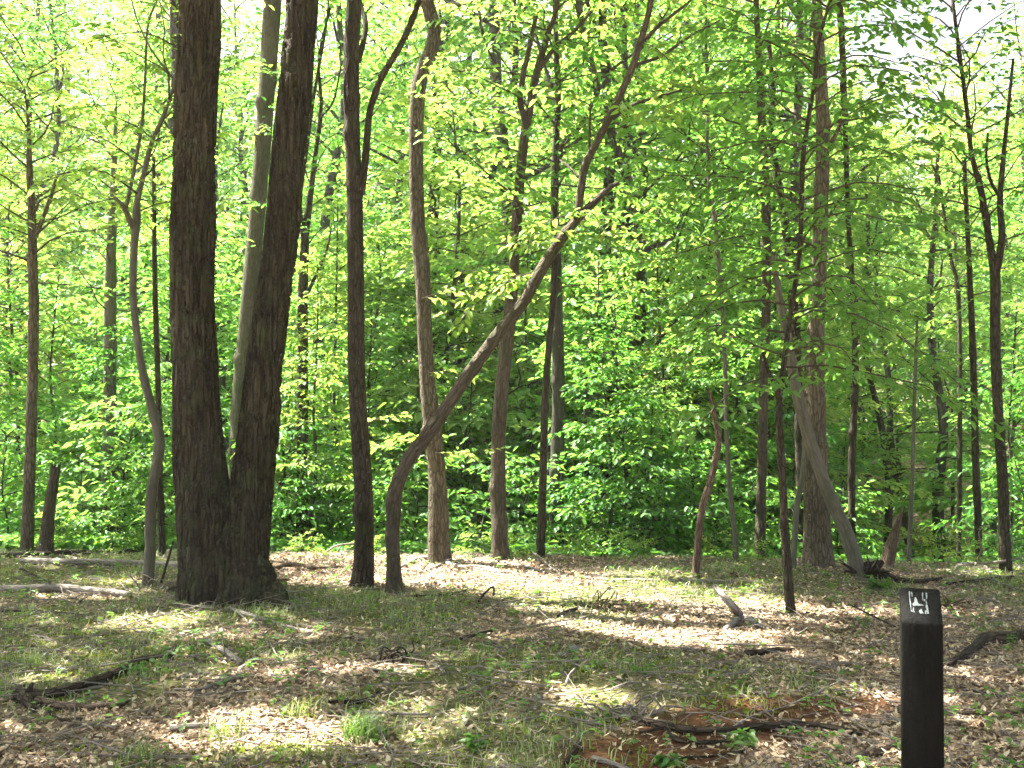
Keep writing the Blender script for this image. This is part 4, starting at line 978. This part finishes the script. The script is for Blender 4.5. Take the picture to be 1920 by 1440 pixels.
stick('fallen_stick', 'short dark stick crossing a small sun patch in mid clearing', 'stick', [(862, 1203, 5), (885, 1199, 7), (922, 1192, 8)], WOOD_DARK, seed=615)
stick('fallen_branch', 'stout grey forked branch rearing up left of the dogwood sapling', 'branch', [(1340, 1101, 9, 1160), (1360, 1124, 12, 1166), (1376, 1142, 13, 1170), (1388, 1164, 14), (1410, 1174, 12), (1434, 1184, 6)], WOOD_GREY, seed=616, subs=[[(1388, 1165, 10), (1372, 1178, 11), (1358, 1188, 8)], [(1358, 1186, 6), (1366, 1195, 6), (1376, 1203, 4)]])
stick('fallen_log', 'short round dark log with a sawn end in the right midground', 'log', [(1397, 1233, 10), (1425, 1231, 10), (1460, 1226, 9), (1490, 1224, 5)], WOOD_DARK, seed=617)
stick('fallen_branch', 'long dark branch lying across the rust-coloured rotten patch', 'branch', [(1185, 1354, 9), (1230, 1366, 12), (1290, 1378, 13), (1350, 1379, 11), (1420, 1372, 12), (1500, 1368, 11), (1570, 1374, 9), (1615, 1384, 5)], WOOD_DARK, seed=618, subs=[[(1248, 1374, 6), (1258, 1388, 8), (1280, 1398, 8), (1330, 1400, 7), (1390, 1392, 5)], [(1200, 1380, 4), (1240, 1373, 6), (1260, 1370, 5)]])
stick('fallen_stick', 'long thin bowed twig arching over the rust-coloured patch', 'stick', [(1358, 1390, 4), (1380, 1366, 4), (1420, 1345, 4), (1470, 1332, 4), (1530, 1305, 4), (1580, 1280, 3), (1610, 1268, 2)], WOOD_GREY, seed=619)
stick('fallen_stick', 'thin straight dark twig running down toward the trail post', 'stick', [(1415, 1365, 4), (1460, 1375, 4), (1500, 1386, 3)], WOOD_GREY, seed=620)
stick('fallen_stick', 'bent pale stick crossing the bottom edge below the rust patch', 'stick', [(1060, 1440, 9), (1075, 1420, 10), (1085, 1402, 8)], WOOD_DARK, seed=621)
stick('fallen_stick', 'pale split stick near the bottom edge by the rust patch', 'stick', [(1112, 1430, 9), (1140, 1438, 9), (1180, 1452, 8)], WOOD_GREY, seed=622)
stick('fallen_branch', 'brown barkless branch lying at the bottom left of the trail post', 'branch', [(1590, 1440, 14), (1630, 1424, 16), (1670, 1407, 12), (1700, 1398, 8)], BARK_RED, seed=623)
stick('rotten_log', 'dark crumbling rotten log right of the trail post', 'log', [(1770, 1256, 9), (1800, 1242, 13), (1828, 1222, 15), (1850, 1208, 17), (1880, 1208, 19), (1915, 1202, 17), (1960, 1196, 14)], WOOD_DARK, seed=624, sides=18, bark=.02, lump=.6, sink=.5)
stick('fallen_stick', 'brown straight stick right of the trail post near the frame edge', 'stick', [(1780, 1345, 6), (1840, 1344, 8), (1900, 1342, 9), (1950, 1338, 8)], BARK_RED, seed=625)
stick('fallen_stick', 'thin pale twig leaning at the right foot of the trail post', 'stick', [(1768, 1370, 3, 1440), (1780, 1410, 4, 1452), (1786, 1440, 4, 1460)], WOOD_GREY, seed=626)
stick('fallen_branch', 'sun-bleached white branch with upright twigs at the right rim', 'branch', [(1790, 1072, 5), (1805, 1064, 6), (1832, 1062, 6), (1850, 1070, 5), (1864, 1090, 4)], WOOD_GREY, seed=627, subs=[[(1832, 1062, 4), (1870, 1056, 4, 1075), (1905, 1050, 3, 1075), (1930, 1040, 2, 1075)], [(1832, 1062, 3), (1840, 1030, 3, 1070), (1835, 1000, 2, 1070), (1845, 992, 2, 1070)], [(1880, 1055, 2, 1075), (1895, 1035, 2, 1075), (1900, 1010, 2, 1075)]])
stick('fallen_log', 'dark curved root lying between the uprooted stump and the trail post', 'log', [(1655, 1080, 10), (1680, 1092, 10), (1720, 1097, 9), (1765, 1090, 6)], WOOD_DARK, seed=628)
stick('fallen_stick', 'thin dark stick crossing the sunny strip left of the trail post', 'stick', [(1595, 1137, 2, 1160), (1640, 1160, 3, 1172), (1680, 1180, 3)], WOOD_DARK, seed=629)
stick('fallen_branch', 'long flat pale stick in front of the crooked dead stem', 'branch', [(1080, 1089, 4), (1160, 1091, 4), (1290, 1093, 5), (1380, 1095, 4)], WOOD_GREY, seed=630)
stick('fallen_stick', 'thin dark stick at the shadow edge right of the leaning tree foot', 'stick', [(760, 1122, 4), (830, 1121, 4), (870, 1112, 3), (905, 1101, 2)], WOOD_DARK, seed=631)
stick('fallen_stick', 'small bent upright twig in the middle of the sunlit clearing', 'stick', [(897, 1132, 3), (912, 1112, 3, 1130), (925, 1103, 3, 1128), (926, 1120, 2, 1128)], WOOD_DARK, seed=632)
stick('fallen_stick', 'broken dark stick left of the brush heap', 'stick', [(1045, 1160, 4), (1062, 1154, 7), (1078, 1146, 6, 1152), (1083, 1142, 3, 1150)], WOOD_DARK, seed=633)
stick('fallen_stick', 'dark stick half buried in litter left of centre in the foreground', 'stick', [(615, 1322, 6), (660, 1324, 7), (690, 1318, 6), (712, 1300, 3)], WOOD_DARK, seed=634)
stick('fallen_stick', 'pale straight stick lying just behind the bright grass tuft', 'stick', [(590, 1341, 4), (660, 1342, 5), (730, 1344, 5), (805, 1346, 4)], WOOD_GREY, seed=635)
stick('fallen_stick', 'small pale curved stick at the left edge of the mossy middle', 'stick', [(805, 1250, 4), (822, 1256, 6), (832, 1268, 5)], WOOD_GREY, seed=636)

stick('fallen_stick', 'thin dark twig slanting down behind the weathered log at the left', 'stick', [(38, 1068, 3, 1080), (75, 1086, 3, 1092), (116, 1106, 3)], WOOD_DARK, seed=641)
stick('fallen_stick', 'dark stick standing upright against the left side of the twin oak', 'stick', [(302, 1098, 4), (312, 1062, 4, 1096), (325, 1018, 3, 1096)], WOOD_DARK, seed=642)
stick('fallen_stick', 'pale bowed twig sticking up at the sunny rim right of the oak', 'stick', [(606, 1044, 3), (630, 1026, 3, 1042), (668, 1020, 2, 1040)], WOOD_GREY, seed=643)
stick('fallen_stick', 'grey dead branch slanting up to the foot of the pale trunk', 'stick', [(752, 1052, 3), (775, 1042, 4), (802, 1034, 4, 1048)], WOOD_GREY, seed=644)
stick('fallen_stick', 'long thin dark stick lying at the left edge below the weathered log', 'stick', [(-10, 1150, 4), (60, 1151, 4), (110, 1154, 4), (160, 1158, 3)], WOOD_DARK, seed=645)
stick('fallen_stick', 'thin pale twig in the shaded moss left of the dark stone', 'stick', [(845, 1299, 3), (875, 1293, 3), (905, 1275, 3)], WOOD_GREY, seed=646)
stick('fallen_stick', 'short grey twig poking up from the mossy middle of the clearing', 'stick', [(1060, 1292, 4), (1066, 1272, 4, 1288), (1078, 1258, 4, 1286)], WOOD_GREY, seed=647)
stick('fallen_stick', 'thin dark twig between the rotten log and the brown straight stick', 'stick', [(1785, 1290, 3), (1830, 1302, 4), (1880, 1312, 3)], WOOD_DARK, seed=648)
stick('fallen_stick', 'pale forked twig just left of the trail post', 'stick', [(1630, 1288, 3), (1658, 1312, 4), (1690, 1336, 4)], WOOD_GREY, seed=649)
stick('fallen_stick', 'long thin dark twig at the bottom edge below the long dark branch', 'stick', [(1270, 1428, 4), (1340, 1424, 4), (1410, 1412, 4), (1450, 1402, 3)], WOOD_DARK, seed=650)
stick('fallen_stick', 'dark straight stick along the right rim in the sunlit strip', 'stick', [(1775, 1100, 5), (1830, 1094, 6), (1900, 1086, 5)], WOOD_DARK, seed=651)
stick('fallen_stick', 'slim pale stick across the sunlit band left of the mottled tree', 'stick', [(745, 1094, 3), (790, 1098, 4), (820, 1106, 3)], WOOD_GREY, seed=652)

def brush(label, u, v, n, size, seed, m=BARK_RED):
    g4 = rg_(seed); c = hit(u, v); mb = MB()
    for k in range(n):
        a = g4.uniform(0, 6.28); L = size * g4.uniform(.4, 1); e = g4.uniform(-.05, .8)
        p0 = c + np.array([g4.normal(0, size * .3), g4.normal(0, size * .3), .01]); d = np.array([math.cos(a) * math.cos(e), math.sin(a) * math.cos(e), math.sin(e)])
        p0[2] = float(gz(p0[0], p0[1])) + .01
        tube(mb, [p0, p0 + d * L * .5 + g4.normal(0, .02, 3), p0 + d * L * .85 + g4.normal(0, .03, 3), p0 + d * L + [0, 0, -.02]], [.006, .005, .0035, .0015], sides=5, step=.05, lump=.2, seed=k)
    return tag(mb.build('brush_heap', m, None, c), label, 'brush heap')
brush('small heap of red-brown broken twigs right of the clearing centre', 1145, 1145, 26, .22, 701)
brush('wiry dead dark twig bundle in the middle foreground', 745, 1245, 16, .17, 702, WOOD_DARK)
brush('tangle of grey twigs behind the long dark branch', 1180, 1345, 18, .2, 703, WOOD_GREY)
brush('clump of broken roots and twigs against the left foot of the twin oak', 305, 1108, 24, .3, 704, WOOD_GREY)
brush('heap of dark twigs right behind the trail post', 1775, 1140, 20, .2, 705)

# uprooted root mass beside the toppled trunk
def root_wad():
    g4 = rg_(711); c = hit(1632, 1085); mb = MB()
    root = thing('root_mass', 'dark uprooted root mass with spiky roots at the toppled trunk foot', 'roots', c)
    for k in range(7):
        p = c + np.array([g4.normal(.02, .08), g4.normal(0, .05), g4.uniform(-.02, .1)])
        d = np.array([g4.normal(0, 1), g4.normal(0, .5), g4.normal(.3, .6)]); d = unit(d) * g4.uniform(.05, .1)
        tube(mb, [p - d, p, p + d], [.02, g4.uniform(.04, .065), .015], sides=12, step=.02, bark=.015, lump=.5, seed=5 + k)
    mb.build('root_clod', WOOD_DARK, root, c)
    for k in range(14):
        a = g4.uniform(-.6, 3.7); L = g4.uniform(.12, .32); rb = MB(); d = np.array([math.cos(a), g4.normal(0, .5), abs(math.sin(a)) * .6])
        p0 = c + np.array([g4.normal(0, .06), g4.normal(0, .04), .06]); tube(rb, [p0, p0 + d * L * .5, p0 + d * L + g4.normal(0, .05, 3)], [.018, .011, .003], sides=6, step=.03, lump=.2, seed=k)
        rb.build('root', WOOD_DARK if k % 3 else WOOD_GREY, root, c)
root_wad()

# grass tufts and small plants one can tell apart
def tuft(label, u, v, n, h, spread, seed):
    g4 = rg_(seed); c = hit(u, v); mb = MB(); x = c[0] + g4.normal(0, spread, n); y = c[1] + g4.normal(0, spread, n)
    blades(mb, x, y, g4.uniform(.5, 1.1, n) * h, g4, lean=1.2, wd=.0028)
    return tag(mb.build('grass_tuft', GRASS, None, c), label, 'grass tuft', 'grass tufts on the forest floor')
tuft('bright green dense grass tuft in the bottom middle foreground', 678, 1385, 300, .14, .042, 721)
tuft('loose grass tuft left of the bright dense tuft, in litter', 560, 1345, 70, .11, .05, 723)
tuft('sparse grass tuft in the deep shadow at the lower left', 265, 1425, 45, .12, .045, 724)
tuft('thin grass tuft right of the twin oak in shade', 740, 1165, 60, .12, .05, 726)
tuft('grass tuft at the left edge above the mossy rotting branch', 60, 1250, 60, .12, .055, 728)
tuft('grass tuft near the pale strip of bark', 420, 1390, 50, .15, .04, 730)

def herb(label, u, v, n, h, leafL, seed, mt=HERB):
    g4 = rg_(seed); c = hit(u, v); root = thing('small_plant', label, 'plant', c, 'small leafy plants on the forest floor'); sb = MB(); lb = MB()
    for k in range(n):
        a = g4.uniform(0, 6.28); e = g4.uniform(.5, 1.2); L = h * g4.uniform(.6, 1.1)
        p1 = c + np.array([math.cos(a) * math.cos(e), math.sin(a) * math.cos(e), math.sin(e)]) * L; tube(sb, [c, (c + p1) / 2 + [0, 0, .01], p1], [.002, .0015, .001], sides=4, cap=False)
        for q in range(4):
            b = a + g4.normal(0, .9); P = (c + (p1 - c) * (.4 + .2 * q))[None]
            leaf_arrays(lb, P, np.array([[math.cos(b), math.sin(b), g4.normal(.05, .2)]]), np.array([[g4.normal(0, .3), g4.normal(0, .3), 1]]), leafL * g4.uniform(.7, 1.2), leafL * .62, g4.random(1))
    sb.build('stems', HERB, root, c); lb.build('leaves', mt, root, c)
herb('bright broad-leaved plant at the bottom edge below the rust patch', 1252, 1436, 8, .06, .045, 741)
herb('low plant with rounded leaves below the dark foreground branch', 1400, 1400, 8, .07, .05, 744)
herb('little plant beside the bright dense grass tuft', 890, 1405, 8, .06, .05, 745)
herb('fresh green plant patch at the foot of the root mass', 1650, 1106, 26, .11, .05, 746)
herb('pale green seedling near the mossy middle of the clearing', 1205, 1265, 12, .07, .04, 747)
herb('small plant by the long dark rotting branch, left foreground', 255, 1262, 12, .08, .04, 748)

# moss cushion stones
def stone(label, u, v, wpx, hpx, seed, m):
    c = hit(u, v); s = c[1] / F; g4 = rg_(seed); nA, nB = 18, 10
    th = np.linspace(0, 2 * math.pi, nA, endpoint=False)[None]; ph = np.linspace(.02, math.pi * .62, nB)[:, None]
    D = np.stack([np.sin(ph) * np.cos(th), np.sin(ph) * np.sin(th), np.cos(ph) * np.ones_like(th)], -1)
    k = 1 + .35 * (noise3(D[..., 0] * 1.7 + seed, D[..., 1] * 1.7, D[..., 2] * 1.7, seed) - .5)
    V = D * k[..., None] * np.array([wpx / 2 * s, wpx / 2 * s * .8, hpx * s]) + c
    i = np.arange(nB - 1)[:, None] * nA; j = np.arange(nA)[None]; j2 = (j + 1) % nA
    mb = MB(); mb.add(V.reshape(-1, 3), [np.stack([i + j, i + nA + j, i + nA + j2, i + j2], -1).reshape(-1, 4)], bk=V.reshape(-1, 3) - c)
    return tag(mb.build('stone', m, None, c), label, 'stone')
STONE = bark_mat('grey_stone', (.08, .08, .075), (.14, .14, .13), (.22, .22, .2), 1, .4, crack=.2)
stone('grey stone in the shaded middle of the clearing', 1075, 1222, 24, 12, 3, STONE)
stone('smaller flat grey stone beside the other in the clearing', 1055, 1228, 26, 6, 5, STONE)
stone('rounded dark stone at the left of the rust patch', 1010, 1312, 26, 9, 7, STONE)
MOSSROCK = bark_mat('moss_cushion', (.06, .07, .015), (.12, .13, .025), (.2, .2, .05), 2.5, .8, crack=.2)
stone('bright green moss cushion in mid foreground, the right one', 897, 1316, 34, 7, 9, MOSSROCK)
stone('green moss cushion left of centre beyond the right one', 888, 1242, 40, 8, 11, MOSSROCK)

# ------------------------------------------------------------------ hazy summer air over the whole wood
def haze():
    x0, x1, y0, y1, z0, z1 = -130, 130, -25, 130, -5, 34
    V = [(x0, y0, z0), (x1, y0, z0), (x1, y1, z0), (x0, y1, z0), (x0, y0, z1), (x1, y0, z1), (x1, y1, z1), (x0, y1, z1)]
    mb = MB(); mb.add(V, [np.array([[3, 2, 1, 0], [4, 5, 6, 7], [0, 1, 5, 4], [1, 2, 6, 5], [2, 3, 7, 6], [3, 0, 4, 7]])])
    m, nt, N, K = mat('haze_air'); out = N.new('ShaderNodeOutputMaterial'); v = N.new('ShaderNodeVolumePrincipled')
    v.inputs['Color'].default_value = (.95, .97, 1, 1); v.inputs['Density'].default_value = .0012; v.inputs['Anisotropy'].default_value = .3
    K.new(v.outputs[0], out.inputs['Volume'])
    tag(mb.build('haze', m, smooth=False), 'thin bright haze in the air between the trees', 'haze', kind='stuff')
HAZE = True
if HAZE: haze()

# ------------------------------------------------------------------ trail post
def post():
    Yp = 2.36; fl = at(1692, 1168, Yp); fr = at(1766, 1168, Yp)
    c = (fl + fr) / 2; wdt = .090
    yaw = math.atan2(c[0], c[1]) - R(3.5)          # the front face looks almost at the camera
    fx = np.array([math.cos(yaw), -math.sin(yaw), 0]); bx = np.array([math.sin(yaw), math.cos(yaw), 0])
    zf = fl[2]; zb = zf + .068; g0 = float(gz(c[0], c[1]))
    base = np.array([c[0], c[1], g0])
    root = thing('trail_post', 'dark square wooden trail post with a flaking white letter on its slanted top', 'post', base)
    h = wdt / 2; e = .004; V = []; zs = np.concatenate([[g0 - .2], np.linspace(g0, zf - .01, 24)])
    out = [(-h + e, 0), (h - e, 0), (h, e), (h, wdt - e), (h - e, wdt), (-h + e, wdt), (-h, wdt - e), (-h, e)]
    def topz(b): return zf + (zb - zf) * b / wdt
    rings = []
    for z in zs: rings.append([c * [1, 1, 0] + fx * a + bx * b + UP * (z if z < zf - .02 else z + (topz(b) - zf)) for a, b in out])
    rings.append([c * [1, 1, 0] + fx * a + bx * b + UP * (topz(b) - .003) for a, b in out])
    rings.append([c * [1, 1, 0] + fx * (a * .955) + bx * (wdt / 2 + (b - wdt / 2) * .955) + UP * (topz(wdt / 2 + (b - wdt / 2) * .955) + (.0 if b < wdt * .8 else -.004)) for a, b in out])
    rings.append([c * [1, 1, 0] + fx * (a * .5) + bx * (wdt / 2 + (b - wdt / 2) * .5) + UP * (topz(wdt / 2 + (b - wdt / 2) * .5) + .0008) for a, b in out])
    V = np.array(rings).reshape(-1, 3); n = len(rings); i = np.arange(n - 1)[:, None] * 8; j = np.arange(8)[None]; j2 = (j + 1) % 8
    mb = MB(); mb.add(V, [np.stack([i + j, i + j2, i + 8 + j2, i + 8 + j], -1).reshape(-1, 4), np.array([[(n - 1) * 8 + k for k in range(8)]])], bk=(V - base) @ np.stack([fx, bx, UP], 1))
    PM = bark_mat('stained_post_wood', (.0018, .0018, .0014), (.004, .004, .0031), (.010, .010, .0083), 1.8, .35, crack=.2, rough=.8)
    mb.build('post_body', PM, root, base, smooth=False)
    # painted letter, worn into flakes
    def tp(s, t, up=.0012): return c * [1, 1, 0] + fx * (s - .5) * wdt + bx * t * wdt + UP * (topz(t * wdt) + up)
    lb = MB(); g4 = rg_(751)
    polys = [[(247, 190), (254, 188), (260, 250), (270, 338), (281, 350), (276, 358), (265, 345), (254, 262)], [(258, 189), (270, 200), (273, 232), (269, 236), (265, 205)], [(281, 310), (291, 352), (286, 362), (278, 334)],
             [(286, 240), (298, 237), (306, 262), (319, 290), (313, 301), (279, 305), (275, 288), (290, 274)], [(335, 196), (342, 192), (345, 255), (339, 262)], [(359, 190), (367, 200), (370, 240), (364, 248)], [(348, 250), (358, 246), (360, 262), (348, 265)],
             [(361, 294), (374, 291), (386, 360), (377, 367), (367, 330)], [(322, 338), (333, 329), (342, 334), (336, 341), (346, 352), (350, 362), (332, 366), (319, 352)], [(357, 338), (366, 336), (371, 364), (360, 368)], [(312, 289), (342, 292), (352, 303), (312, 303)], [(362, 262), (366, 260), (371, 292), (366, 294)]]
    for k, pl in enumerate(polys):
        q = []
        for i_ in range(len(pl)):
            (xa, ya), (xb, yb) = pl[i_], pl[(i_ + 1) % len(pl)]
            for f in (0, .33, .66):
                q.append((xa + (xb - xa) * f + g4.normal(0, 1.3), ya + (yb - ya) * f + g4.normal(0, 1.3)))
        pts = []
        for (px, py) in q:
            t_ = (432 - py) / 285; xl = 205 - 20 * t_; xr = 480 - 33 * t_
            pts.append(tp((px - xl) / (xr - xl), t_, .0012 + .00005 * k))
        lb.add(np.array(pts), [np.array([list(range(len(pts)))])])
    m, nt, N, K = mat('worn_white_paint'); out_ = N.new('ShaderNodeOutputMaterial'); p = N.new('ShaderNodeBsdfPrincipled')
    p.inputs['Base Color'].default_value = (.15, .175, .175, 1); p.inputs['Roughness'].default_value = .6; K.new(p.outputs[0], out_.inputs[0])
    lb.build('painted_letter', m, root, base, smooth=False)
post()
print('verts', sum(len(m.vertices) for m in bpy.data.meshes), 'objects', len(bpy.data.objects))
